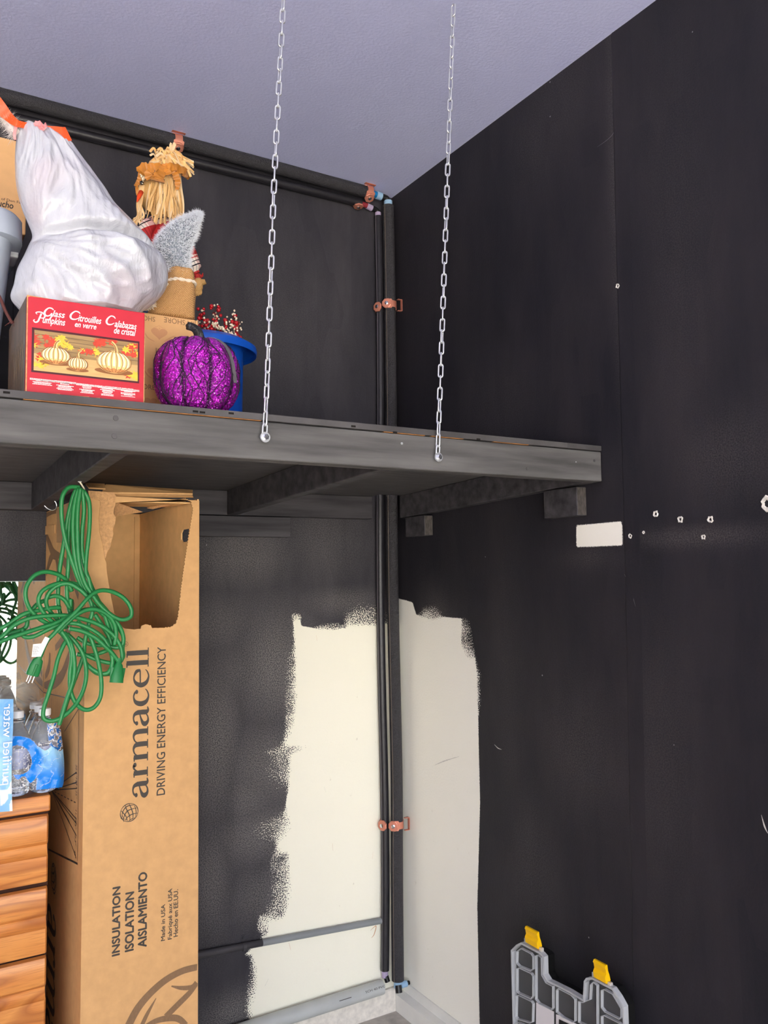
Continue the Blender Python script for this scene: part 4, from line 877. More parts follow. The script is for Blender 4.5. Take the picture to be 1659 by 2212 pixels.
# ------------------------------------------------------------------ green extension cord
cordt = thing('extension_cord', hp_(172, 1060), 'tangled green extension cord hanging from a hook in front of the tall carton', 'cord')
ST = [
 [(620, 190, -.680), (540, 190, -.684), (490, 250, -.686), (478, 360, -.684), (490, 500, -.682), (520, 640, -.68), (565, 780, -.678), (620, 930, -.676), (690, 1060, -.674), (770, 1150, -.672), (860, 1240, -.67), (880, 1330, -.668), (860, 1390, -.665), (800, 1420, -.663), (690, 1408, -.66), (600, 1360, -.655)],
 [(608, 188, -.676), (570, 260, -.672), (525, 440, -.668), (495, 640, -.664), (465, 830, -.660), (452, 1000, -.656), (462, 1150, -.652), (520, 1290, -.65)],
 [(604, 192, -.674), (558, 330, -.670), (535, 560, -.664), (535, 760, -.662), (522, 930, -.658), (525, 1070, -.654), (552, 1180, -.652), (555, 1060, -.648), (540, 1200, -.65)],
 [(612, 196, -.684), (580, 320, -.684), (568, 520, -.684), (585, 740, -.682), (630, 910, -.680), (690, 1040, -.678), (720, 1150, -.676), (690, 1260, -.674), (660, 1400, -.67), (650, 1500, -.664), (600, 1640, -.66), (545, 1790, -.66), (490, 1960, -.664), (465, 2030, -.668)],
 [(628, 196, -.690), (606, 360, -.690), (604, 560, -.690), (615, 760, -.690), (655, 920, -.690), (720, 1030, -.690), (800, 1130, -.690), (900, 1205, -.690), (970, 1220, -.690), (1022, 1190, -.690), (1015, 1120, -.690), (960, 1050, -.690), (880, 1005, -.692), (800, 992, -.696), (740, 1010, -.700), (680, 1058, -.704), (600, 1150, -.706), (500, 1245, -.708), (420, 1330, -.706), (372, 1380, -.704), (345, 1430, -.702), (318, 1500, -.700), (300, 1530, -.698)],
 [(640, 205, -.686), (655, 360, -.684), (640, 540, -.682), (640, 700, -.680), (672, 850, -.678), (720, 980, -.676), (790, 1120, -.674), (830, 1230, -.672), (850, 1330, -.668), (830, 1400, -.664)],
 [(650, 215, -.682), (690, 290, -.682), (700, 400, -.682), (692, 560, -.682), (674, 720, -.682), (668, 850, -.684), (690, 900, -.686), (712, 990, -.686), (760, 1070, -.684), (830, 1150, -.680), (900, 1250, -.676), (960, 1350, -.674), (955, 1450, -.674), (960, 1510, -.676), (920, 1560, -.678)],
 [(560, 1000, -.664), (520, 920, -.668), (450, 868, -.674), (350, 848, -.680), (265, 880, -.684), (208, 960, -.686), (200, 1050, -.686), (235, 1140, -.684), (310, 1215, -.680), (400, 1270, -.674), (480, 1330, -.668), (540, 1420, -.664)],
 [(650, 980, -.670), (580, 940, -.674), (480, 935, -.680), (390, 960, -.684), (320, 1010, -.686), (300, 1080, -.686), (335, 1160, -.684), (395, 1225, -.680), (470, 1275, -.674)],
 [(700, 1060, -.694), (620, 985, -.690), (530, 940, -.686), (440, 960, -.680), (375, 1025, -.676), (360, 1100, -.672), (400, 1170, -.668), (470, 1240, -.664)],
 [(350, 1060, -.662), (430, 1035, -.662), (500, 1065, -.660), (545, 1130, -.658), (550, 1060, -.656)],
 [(-60, 1420, -.70), (60, 1370, -.698), (200, 1322, -.694), (330, 1280, -.690), (450, 1240, -.686), (560, 1180, -.684), (680, 1142, -.684), (790, 1155, -.684), (880, 1210, -.682), (940, 1290, -.680), (962, 1380, -.678), (930, 1435, -.676), (860, 1432, -.672), (770, 1400, -.668)],
 [(-40, 1390, -.690), (20, 1350, -.690), (110, 1265, -.690), (230, 1210, -.690), (380, 1190, -.688), (520, 1190, -.686), (640, 1215, -.684), (760, 1255, -.682), (860, 1320, -.682), (925, 1400, -.682), (950, 1480, -.682), (940, 1545, -.682), (860, 1558, -.678), (760, 1535, -.674), (650, 1490, -.668)],
 [(-40, 1310, -.674), (60, 1260, -.674), (180, 1180, -.674), (300, 1150, -.672), (420, 1128, -.668), (470, 1130, -.664)],
 [(20, 1340, -.668), (190, 1290, -.668), (220, 1200, -.668), (280, 1110, -.666), (350, 1070, -.662)],
 [(178, 1290, -.672), (185, 1350, -.676), (260, 1352, -.680), (370, 1300, -.684), (470, 1260, -.686), (580, 1250, -.688), (700, 1290, -.690), (800, 1360, -.690), (850, 1440, -.690), (876, 1540, -.690), (850, 1625, -.688), (790, 1640, -.684), (710, 1600, -.678), (660, 1550, -.67)],
 [(450, 1320, -.696), (520, 1250, -.698), (600, 1180, -.698), (700, 1140, -.696), (800, 1160, -.692), (880, 1230, -.688), (905, 1330, -.684), (890, 1420, -.68)],
 [(470, 1300, -.692), (530, 1390, -.692), (560, 1500, -.692), (545, 1640, -.692), (550, 1770, -.692), (590, 1870, -.692), (660, 1922, -.692), (730, 1905, -.692), (780, 1830, -.692), (790, 1710, -.690), (770, 1570, -.688), (735, 1440, -.686), (690, 1330, -.684), (600, 1230, -.680)],
 [(520, 1380, -.684), (490, 1430, -.686), (450, 1530, -.688), (420, 1660, -.690), (380, 1790, -.692), (342, 1910, -.694), (340, 1985, -.696), (385, 2010, -.698), (450, 1998, -.700), (530, 1945, -.698), (605, 1860, -.694), (655, 1750, -.688), (672, 1630, -.684), (650, 1500, -.680), (590, 1400, -.676), (520, 1330, -.672)],
 [(460, 2040, -.702), (478, 1980, -.702), (520, 1840, -.700), (570, 1690, -.698), (580, 1560, -.696), (560, 1430, -.692), (500, 1320, -.688)],
 [(540, 1290, -.696), (640, 1310, -.696), (740, 1360, -.696), (820, 1430, -.696), (880, 1490, -.694), (925, 1560, -.692), (915, 1620, -.690)],
 [(600, 1490, -.664), (700, 1500, -.664), (780, 1480, -.666), (860, 1440, -.668), (850, 1360, -.670), (790, 1260, -.672), (740, 1180, -.674)],
 [(690, 1580, -.660), (760, 1640, -.662), (860, 1640, -.664), (930, 1600, -.668)],
]
mb = MB()
for st in ST:
    pts = [tuple(P(a / 3.606, 1000 + b / 3.606, y=c)) for a, b, c in st]
    mb.tube(catmull(pts, 6), .0053, 8)
obj('cord_jacket', mb, 'cord', cordt, smooth=True)
def orient(c, ax, up):
    ax = Vector(ax).normalized(); up = Vector(up); up = (up - ax * up.dot(ax)).normalized(); return ax, up, ax.cross(up), Vector(c)
def oblong(mb, secs, c, ax, up, mi=0, n=16, pw=3.0):
    ax, up, sd, c = orient(c, ax, up); rings = []
    for (s, a, b) in secs:
        r = []
        for j in range(n):
            q = 2 * PI * j / n; cx_, sy_ = math.cos(q), math.sin(q)
            r.append(c + ax * s + sd * a * math.copysign(abs(cx_) ** (2 / pw), cx_) + up * b * math.copysign(abs(sy_) ** (2 / pw), sy_))
        rings.append(r)
    mb.loft(rings, mi)
pz = lambda a, b, c: P(a / 3.606, 1000 + b / 3.606, y=c)
c0, c1 = pz(302, 1522, -.698), pz(250, 1650, -.690); ax = (c1 - c0); L_ = ax.length
mb = MB(); oblong(mb, [(-.012, .0062, .006), (.0, .0066, .006), (.004, .0115, .008), (L_ * .45, .0145, .010), (L_ * .9, .0152, .011), (L_, .0142, .0105)], c0, ax, (0, -1, 0)); oblong(mb, [(L_ * .3, .0042, .0125), (L_ * .96, .0042, .0128)], c0, ax, (0, -1, 0)); plugb = obj('plug_body', mb, 'plug', cordt, smooth=True, angle=40, label='green three pin plug')
axn = ax.normalized(); sd = axn.cross(Vector((0, -1, 0))).normalized()
for k, w_, ln in ((-.0065, .0008, .018), (.0065, .0008, .018), (0, .0022, .021)):
    mb = MB(); b_ = c1 + sd * k + Vector((0, (.004 if k == 0 else -.003), 0))
    if k == 0: mb.tube([b_ - axn * .004, b_ + axn * ln], w_, 8)
    else: oblong(mb, [(-.004, w_, .0031), (ln, w_, .0031)], b_, axn, (0, -1, 0), n=8, pw=6)
    obj('prong', mb, 'steel', plugb, smooth=True, angle=40)
c0, c1 = pz(925, 1545, -.692), pz(905, 1712, -.696); ax = c1 - c0; L_ = ax.length
mb = MB(); oblong(mb, [(-.008, .0062, .006), (.004, .0068, .006), (.010, .0105, .009), (L_ * .5, .0135, .011), (L_ * .7, .016, .0125), (L_, .0165, .0125)], c0, ax, (0, -1, 0)); oblong(mb, [(L_ * .3, .019, .004), (L_ * .75, .0175, .004)], c0, ax, (0, -1, 0)); obj('socket_body', mb, 'plug', cordt, smooth=True, angle=40, label='green socket end')
mb = MB(); q = [pz(258, 1412, -.7125), pz(322, 1406, -.7125), pz(352, 1352, -.711), pz(386, 1366, -.711), pz(350, 1440, -.712), pz(318, 1508, -.7125), pz(246, 1512, -.7125)]
slab(mb, q, (0, 1, 0), .0006); ptag = obj('paper_tag', mb, 'paper', cordt, label='white printed paper tag')
mb = MB()
for i in range(7):
    p0 = pz(262 - i * 1.5, 1435 + i * 9, -.7132); l_ = .011 + .003 * math.sin(i * 2.1)
    for k in range(3): mb.box((p0.x + k * l_ / 3, p0.y - .0002, p0.z), (p0.x + (k + .75) * l_ / 3, p0.y, p0.z + .0006))
obj('tag_print', mb, 'ink', ptag, kind='stuff')

# ------------------------------------------------------------------ mirror
t = thing('wall_mirror', (-1.75, -.008, .99), 'frameless mirror on the back wall behind the water bottles, left of the tall carton', 'mirror')
mb = MB(); mb.box((-2.3, -.0055, .99), (-1.28, -.0008, 1.658)); obj('backing_glass', mb, 'mirror_edge', t)
mb = MB(); mb.add([(-2.298, -.0057, .992), (-1.282, -.0057, .992), (-1.282, -.0057, 1.656), (-2.298, -.0057, 1.656)], [(0, 1, 2, 3)]); obj('silvered_face', mb, 'mirror', t)

# ------------------------------------------------------------------ oak drawer cabinet
CYF, CXR, CXL, CZT = -.50, -1.388, -2.15, 1.108
cab = thing('oak_drawer_cabinet', ((CXR + CXL) / 2, -.27, 0), 'honey oak drawer cabinet beside the tall carton, carrying the water bottles', 'cabinet')
ct = P(60, 1760, y=CYF).z
mb = MB(); mb.bevbox((CXL, CYF + .002, .0), (CXR, -.03, ct + .002), .002); obj('carcass', mb, 'oak_v', cab)
mb = MB(); mb.bevbox((CXL - .003, CYF - .004, ct + .002), (CXR + .004, -.025, CZT), .004); obj('cabinet_top', mb, 'oak', cab)
dx1 = P(102, 1800, y=CYF).x
zs = [(P(50, 1764, y=CYF).z, P(50, 1911, y=CYF).z, .62), (P(50, 1921, y=CYF).z, P(50, 2066, y=CYF).z, .58), (P(50, 2072, y=CYF).z, P(50, 2225, y=CYF).z, .6), (P(50, 2234, y=CYF).z, P(50, 2234, y=CYF).z - .2, .6)]
mb = MB(); mb.box((CXL + .02, CYF + .0005, zs[3][1] - .004), (dx1 + .003, CYF + .003, zs[0][0] + .004)); obj('drawer_gap_shade', mb, 'gap', cab)  # thin dark sheet painting in the shade between drawer fronts
for (z1, z0, k) in zs:
    h = z1 - z0; zg = z1 - h * .41
    # side profile of the drawer front: upper lip, finger groove, lower panel
    prof = [(0, z1 - .002), (-.004, z1), (-.016, z1 - .003), (-.019, z1 - .010), (-.019, zg + .012), (-.016, zg + .002), (-.003, zg - .008), (-.002, zg - .016), (-.010, zg - .030), (-.0185, zg - .034), (-.019, z0 + .008), (-.016, z0 + .002), (-.004, z0), (0, z0 + .002)]
    mb = MB(); xs = [CXL + .03, CXL + .034, dx1 - .004, dx1]
    mb.loft([[Vector((x, CYF + (yy if 0 < i < 3 else yy * .75), zz)) for yy, zz in prof] for i, x in enumerate(xs)]); obj('drawer_front', mb, 'oak', cab, smooth=True, angle=35)

# ------------------------------------------------------------------ water bottles and their wrap
def bottle_parts():
    body = MB(); R_ = .0318
    prof = [(.010, .002), (.024, 0), (.030, .004), (R_, .012)]
    z = .012
    for i in range(5): prof += [(R_ - .0016, z + .005), (R_, z + .010)]; z += .0105
    prof += [(R_ - .001, .070), (R_ - .001, .118), (R_, .122), (R_, .132), (.0295, .146), (.022, .166), (.0145, .182), (.0125, .190), (.0125, .196)]
    body.lathe((0, 0, 0), prof, 24)
    lab = MB(); lab.lathe((0, 0, 0), [(R_ + .0002, .069), (R_ + .0002, .120)], 24, caps=False)
    cap = MB(); n = 28; rings = []
    for r, z in ((.0128, .1945), (.0152, .195), (.0155, .198), (.0155, .210), (.0142, .2125), (.010, .213)):
        rings.append([Vector(((r + (.0004 if j % 2 and .197 < z < .211 else 0)) * math.cos(2 * PI * j / n), (r + (.0004 if j % 2 and .197 < z < .211 else 0)) * math.sin(2 * PI * j / n), z)) for j in range(n)])
    cap.loft(rings)
    ring = MB(); ring.lathe((0, 0, 0), [(.0128, .184), (.0165, .185), (.0165, .1885), (.0128, .1895)], 20)
    return body, lab, cap, ring
proto = None
blabels = {(0, 0): 'water bottle at the front right corner of the pack, under the cord loop', (1, 0): 'water bottle in the front row of the pack, second from the carton', (2, 0): 'water bottle in the front row of the pack, third from the carton', (3, 0): 'water bottle in the front row, behind the pale blue printed flap'}
for cx_ in range(4):
    for r_ in range(3):
        loc = Vector((-1.394 - .0695 * cx_ + .004 * math.sin(r_ * 3 + cx_), -.455 + .069 * r_, CZT + .0015))
        lb = blabels.get((cx_, r_), 'clear water bottle in the %s row of the pack, %s from the tall carton' % (('front', 'middle', 'rear')[r_], ('nearest', 'second', 'third', 'fourth')[cx_]))
        if proto is None:
            proto = thing('water_bottle', loc, lb, 'bottle', 'bottles in the water pack')
            for nm, b_, mm in zip(('bottle_body', 'bottle_label', 'bottle_cap', 'neck_ring'), bottle_parts(), ('water', 'label', 'cap', 'water')):
                obj(nm, b_, mm, proto, smooth=True, angle=45, origin=None) if False else None
                me_o = obj(nm, b_, mm, None, smooth=True, angle=45, origin=(0, 0, 0)); me_o.parent = proto
            bt = proto
        else:
            bt = copy_tree(proto); bt.location = loc; bt['label'] = lb
        bt.rotation_euler.z = cx_ * 1.3 + r_ * 2.1
# shrink film around the pack: a printed front sheet, side sheet and crumpled clear top
def film_color(px, py):
    d = math.hypot((px - 38), (py - 1643) * .96); n_ = mnoise.noise(Vector((px * .05, py * .05, 3)))
    blue = (lin(6), lin(132), lin(236)); pale = (lin(150), lin(205), lin(244))
    ring_o, ring_i = 53 + 3 * n_, 30 + 2 * n_
    wob = 4 * math.sin(px * .21) + 5 * n_
    if px > 66 and py > 1617 + wob and d > ring_i and not (px < 78 and py > 1680 + wob):
        k = min(1, max(0, (py - 1626) / 54)); k = max(k, min(1, max(0, (ring_o + 6 - d) / 12)))
        c = [pale[i] * (1 - k) + blue[i] * k for i in range(3)]
        if abs(math.sin(px * .13 + py * .05 + n_ * 2)) < .06: c = [.6 * q + .38 for q in c]
        return (*c, .94)
    if ring_i < d < ring_o and py < 1686 - max(0, 60 - px) * .35 + wob: return (*blue, .95)
    if px > 106 and 1562 < py <= 1622:
        m_ = mnoise.noise(Vector((px * .12, py * .09, 6))) + .5 * mnoise.noise(Vector((px * .3, py * .2, 2)))
        return (lin(24), lin(104), lin(186), .9) if m_ > .04 else ((.92, .95, .98, .75) if m_ > -.12 else (.85, .87, .88, .15))
    if py > 1600 and abs(mnoise.noise(Vector((px * .1, py * .16, 11)))) < .05: return (.95, .96, .97, .55)
    return (.85, .87, .88, .10)
def grid_sheet(name, nx, ny, fn, colfn, parent, m, thick=False, label=None):
    mb = MB(); vs = []; cols = []
    for j in range(ny + 1):
        for i in range(nx + 1):
            p, q = fn(i / nx, j / ny); vs.append(p); cols.append(colfn(*q) if colfn else (1, 1, 1, 1))
    mb.add(vs, [(j * (nx + 1) + i, j * (nx + 1) + i + 1, (j + 1) * (nx + 1) + i + 1, (j + 1) * (nx + 1) + i) for j in range(ny) for i in range(nx)])
    if colfn: mb.attr['print'] = ('POINT', 'FLOAT_COLOR', cols)
    return obj(name, mb, m, parent, smooth=True, label=label)
wrap = thing('shrink_wrap', (-1.5, -.45, CZT), 'blue printed clear shrink wrap around the water bottles on the cabinet', 'plastic wrap')
YW = -.4915
def front_sheet(u, v):
    px = 24 + u * 112; py = 1712 - v * 155
    y = YW - .003 + .004 * mnoise.noise(Vector((px * .06, py * .04, 1)))
    edge = max(0, (px - 118) / 18); y += .022 * edge * edge
    pxx = px + (3.0 * math.sin(py * .035) * (px / 136)) - (3 * max(0, (1600 - py) / 40) * (px / 136)) - (8 * max(0, (py - 1690) / 20) ** 2 if px > 110 else 0)
    bot = 1712 - (px - 24) * .10; pyy = min(py, bot)
    return P(pxx, pyy, y=y), (px, py)
grid_sheet('printed_front', 84, 110, front_sheet, film_color, wrap, 'film', label='clear film printed with a bright blue swirl')
xr = P(136, 1650, y=-.47).x
mb = MB(); vs = []; cols = []
def right_sheet(u, v):
    z = CZT + .002 + v * .15; y = -.469 + u * .32
    return Vector((-1.3575 + .003 * mnoise.noise(Vector((u * 6, v * 5, 4))), y, z)), (120, 1705 - v * 120)
grid_sheet('printed_side', 16, 20, right_sheet, film_color, wrap, 'film')
def top_sheet(u, v):
    x = -1.372 - u * .34; y = -.36 + v * .24
    z = CZT + .216 + .020 * mnoise.noise(Vector((u * 5, v * 5, 9))) + .030 * math.exp(-((v - .85) / .3) ** 2) + .012 * math.sin(v * 12 + u * 6)
    return Vector((x, y, z)), (0, 0)
grid_sheet('crumpled_top', 40, 30, top_sheet, None, wrap, 'film_clear', label='crumpled clear film over the rear bottles')
def lobe(u, v):
    x = -1.375 - u * .11; y = -.20 - .02 * v; z = CZT + .20 + v * .06 * math.sin(u * PI) ** .5 + .01 * mnoise.noise(Vector((u * 7, v * 7, 2)))
    return Vector((x, y, z)), (0, 0)
grid_sheet('loose_end', 20, 10, lobe, None, wrap, 'film_clear')
# pale blue printed flap hanging at the left, its lettering seen from behind
def flap_pt(u, v):
    px = -46 + u * 73; py = 1752 - v * 242
    y = YW - .030 - .004 * math.sin(v * 7) + .003 * mnoise.noise(Vector((u * 3, v * 6, 8)))
    return P(px - 2 * math.sin(v * 5), py - (1 - u) * -6 * (1 - v), y=y), (px, py)
def flap_col(px, py):
    n_ = mnoise.noise(Vector((px * .05, py * .05, 5))); k = .5 + .5 * math.sin((py - 1600) * .02)
    c = [lin(a) * (1 - k) + lin(b_) * k for a, b_ in zip((112, 176, 232), (150, 204, 242))]
    if py > 1670 and n_ > .12: c = [.86, .91, .96]
    return (*c, .96)
grid_sheet('printed_flap', 30, 80, flap_pt, flap_col, wrap, 'film', label='pale blue film flap with reversed white lettering')
mb = MB(); qa = P(5, 1694, y=YW - .036); s1 = pxsize(YW, -1.5)
put_text(mb, 'purified water', lambda a, b: Vector((qa.x + b, YW - .0372 - .0035 * math.sin(((qa.z + a) - 1.07) * 20) * 0, qa.z + a)), -.002, 0, .198, .022, bold=-.004)
obj('flap_lettering', mb, 'white_ink', wrap, kind='stuff')

# ------------------------------------------------------------------ clear organizer
XO = -.085
def yo(px, py): p = P(px, py, x=XO); return (p.y, p.z)
org = thing('parts_organizer', (XO, -1.0, 0), 'clear plastic parts organizer with two yellow latches standing against the right wall', 'organizer')
outline = [(1112, 2050), (1124, 2038), (1134, 2033), (1176, 2055), (1184, 2064), (1185, 2102), (1193, 2115), (1212, 2124), (1238, 2137), (1268, 2155), (1270, 2116), (1275, 2109), (1288, 2108), (1332, 2131), (1345, 2150), (1357, 2172)]
ou = [yo(*p) for p in outline]; y_l, y_r = ou[0][0], ou[-1][0]
ou = ou + [(y_r, .03), (y_r + .02, .01), (y_l - .02, .01), (y_l, .03)]
def inset(pl, d):
    n = len(pl); out_ = []; ar = sum(pl[i][0] * pl[(i + 1) % n][1] - pl[(i + 1) % n][0] * pl[i][1] for i in range(n)); sg = 1 if ar > 0 else -1
    for i in range(n):
        a, b, c = Vector(pl[i - 1]), Vector(pl[i]), Vector(pl[(i + 1) % n]); e1 = (b - a).normalized(); e2 = (c - b).normalized()
        n1 = Vector((-e1.y, e1.x)) * sg; n2 = Vector((-e2.y, e2.x)) * sg; q = (n1 + n2); q = q.normalized() if q.length > 1e-6 else n1
        k = max(.45, q.dot(n1)); out_.append(tuple(b + q * d / k))
    return out_
fO = lambda u, v, d=0: Vector((XO - d, u, v))
mb = MB(); mb.prism([ou, inset(ou, .0055)], fO, .016); obj('rim', mb, 'clear_edge', org)
mb = MB(); mb.prism([inset(ou, .0074)], lambda u, v, d=0: Vector((XO - .003 - d, u, v)), .002); obj('lid_sheet', mb, 'clear', org)
mb = MB(); mb.prism([inset(ou, .004)], lambda u, v, d=0: Vector((XO + .028 - d, u, v)), .026); obj('backing', mb, 'black_case', org, label='dark tray added behind the clear lid')  # added dark sheet standing in for the black wall seen through the lid
def cell(pts, name='compartment_rib'):
    l = [yo(*p) for p in pts]; mb = MB(); mb.prism([l, inset(l, .0022)], lambda u, v, d=0: Vector((XO - .004 - d, u, v)), .009); obj(name, mb, 'clear_edge', org)
dn = lambda a, k: [(p[0], p[1] + k) for p in a]
c1_ = [(1122, 2053), (1132, 2046), (1153, 2057), (1158, 2064), (1158, 2092), (1153, 2096), (1128, 2086), (1121, 2078)]
c1b = [(1122, 2090), (1128, 2088), (1154, 2100), (1158, 2107), (1158, 2150), (1154, 2156), (1126, 2144), (1122, 2138)]
cell(c1_); cell(c1b); cell([(1121, 2148), (1127, 2147), (1154, 2160), (1158, 2166), (1157, 2206), (1152, 2208), (1124, 2200), (1120, 2194)]); cell([(1120, 2207), (1126, 2206), (1152, 2218), (1157, 2224), (1157, 2260), (1120, 2246)])
cell([(1163, 2062), (1168, 2060), (1176, 2066), (1177, 2104), (1186, 2120), (1201, 2128), (1201, 2176), (1198, 2180), (1170, 2166), (1163, 2156)])
cell([(1208, 2136), (1213, 2132), (1240, 2146), (1249, 2156), (1249, 2204), (1244, 2207), (1222, 2196), (1208, 2184)])
cell([(1256, 2160), (1266, 2162), (1280, 2156), (1282, 2124), (1288, 2118), (1297, 2126), (1297, 2216), (1292, 2222), (1256, 2206)])
cell([(1305, 2136), (1312, 2134), (1330, 2144), (1349, 2176), (1349, 2196), (1345, 2200), (1313, 2184), (1305, 2174)]); cell([(1305, 2192), (1312, 2190), (1344, 2206), (1349, 2212), (1349, 2260), (1305, 2250)])
mb = MB(); mb.prism([[yo(*p) for p in [(1162, 2164), (1170, 2168), (1200, 2184), (1200, 2260), (1161, 2260)]]], lambda u, v, d=0: Vector((XO - .0056 - d, u, v)), .0012); obj('insert_card', mb, 'white_label', org, label='pale insert card')
mb = MB(); mb.prism([[yo(*p) for p in [(1205, 2190), (1212, 2192), (1252, 2212), (1252, 2262), (1205, 2262)]]], lambda u, v, d=0: Vector((XO - .0056 - d, u, v)), .0012); obj('insert_card', mb, 'white_label', org)
mb = MB(); mb.prism([[yo(*p) for p in [(1212, 2200), (1246, 2216), (1246, 2262), (1212, 2262)]]], lambda u, v, d=0: Vector((XO - .0072 - d, u, v)), .0012); obj('insert_print', mb, 'black_case', org)
for (x0, y0) in ((1144, 2036), (1292, 2111)):
    q0, q1 = yo(x0, y0), yo(x0 + 26, y0 + 13); ln = q1[0] - q0[0]; mb = MB(); zb = (q0[1] + q1[1]) / 2
    prof = [(-.010, -.004), (-.022, .0), (-.024, .016), (-.019, .024), (-.021, .036), (-.024, .040), (-.020, .046), (-.014, .046), (-.012, .030), (-.008, .02), (-.004, .004)]
    ya, yb_ = q0[0], q1[0]
    mb.loft([[Vector((XO + a + .006, y, zb + b_ + .004)) for a, b_ in prof] for y in (ya, ya + ln * .1, ya + ln * .85, yb_)]); mb.tube([(XO - .004, ya + .004, zb + .002), (XO - .004, yb_ - .004, zb + .002)], .005, 10)
    lat = obj('latch', mb, 'latch', org, smooth=True, angle=30, label='bright yellow latch')
    mb = MB(); mb.bevbox((XO - .012, yb_ - .012, zb - .006), (XO - .001, yb_ - .001, zb + .008), .002); mb.bevbox((XO - .012, ya + .002, zb - .002), (XO - .001, ya + .012, zb + .012), .002); obj('hinge_knuckle', mb, 'clear_edge', org)

# ================================================================== things on the shelf
def dz(y): return shz(y, ZT + .0158)
# ------------------------------------------------------------------ red carton
RY = -1.098
r0, r1 = P(58, 637, y=RY), P(313, 676, y=RY); RX0, RX1, RZ1 = r0.x, r1.x, (r0.z + r1.z) / 2; RZ0 = dz(RY); RYB = -.84
red = thing('red_pumpkin_carton', ((RX0 + RX1) / 2, (RY + RYB) / 2, RZ0), 'red carton picturing three gold glass pumpkins at the front of the shelf', 'carton')
mb = MB(); mb.bevbox((RX0, RY, RZ0), (RX1, RYB, RZ1), .002); obj('carton_body', mb, 'red', red)
fR = lambda k: (lambda u, v: Vector((u, RY - .0004 * k, v)))
def rx(px, py): p = P(px, py, y=RY); return (p.x, p.z)
# crop of the photograph panel is addressed in carton coordinates 0..1
CWd, CHt = RX1 - RX0, RZ1 - RZ0
def z5(zx, zy):   # from the 5.925x close-up
    return rx(50 + zx / 5.925, 630 + zy / 5.925)
def flatpoly(mb, pts, k, mi=0): mb.prism([pts], lambda u, v, d=0: fR(k)(u, v), 0, mi)
A0, A1, A2, A3 = z5(112, 455), z5(1490, 640), z5(1482, 1180), z5(103, 1022)
ax0, ax1, az0, az1 = (A0[0] + A3[0]) / 2, (A1[0] + A2[0]) / 2, (A3[1] + A2[1]) / 2, (A0[1] + A1[1]) / 2
mb = MB(); flatpoly(mb, [(ax0, az0), (ax1, az0), (ax1, az1), (ax0, az1)], 1); obj('picture_border', mb, 'red_dark', red)
B0, B1, B2, B3 = z5(142, 485), z5(1468, 665), z5(1462, 1155), z5(134, 1000)
bx0, bx1, bz0, bz1 = (B0[0] + B3[0]) / 2, (B1[0] + B2[0]) / 2, (B3[1] + B2[1]) / 2, (B0[1] + B1[1]) / 2
mb = MB(); zt = bz0 + (bz1 - bz0) * .42
flatpoly(mb, [(bx0, zt), (bx1, zt), (bx1, bz1), (bx0, bz1)], 2, 0); flatpoly(mb, [(bx0, bz0), (bx1, bz0), (bx1, zt), (bx0, zt)], 2, 1)
for q in (.55, .68, .80, .90): z = bz0 + (bz1 - bz0) * q; flatpoly(mb, [(bx0, z), (bx1, z - .002), (bx1, z - .0008), (bx0, z + .0008)], 3, 2)
def leaf(c, r, rot, mi, k=3):
    pts = []
    for i in range(14):
        a = rot + 2 * PI * i / 14; rr = r * (1 if i % 2 == 0 else .5) * (1 + .25 * math.sin(i * 2.6 + rot)); u, v = c[0] + rr * math.cos(a), c[1] + rr * math.sin(a) * .8
        pts.append((min(max(u, bx0), bx1), min(max(v, bz0), bz1)))
    flatpoly(mb, pts, k, mi)
rl = random.Random(3)
for cx_, cz_, n_, sx_w, sz_w, p_r in ((250, 640, 9, 130, 60, .75), (470, 620, 5, 60, 40, .2), (560, 690, 4, 50, 25, .2), (210, 870, 7, 90, 60, .5), (1040, 640, 12, 160, 50, .95), (1370, 740, 9, 90, 80, .7), (840, 770, 6, 110, 22, .5), (1400, 1070, 6, 70, 50, .1), (180, 930, 4, 60, 30, .1)):
    for i in range(n_):
        c = z5(cx_ + rl.uniform(-1, 1) * sx_w, cz_ + rl.uniform(-1, 1) * sz_w); leaf(c, rl.uniform(.007, .012), rl.uniform(0, 6), 3 if rl.random() < p_r else 4, 3 + .2 * i)
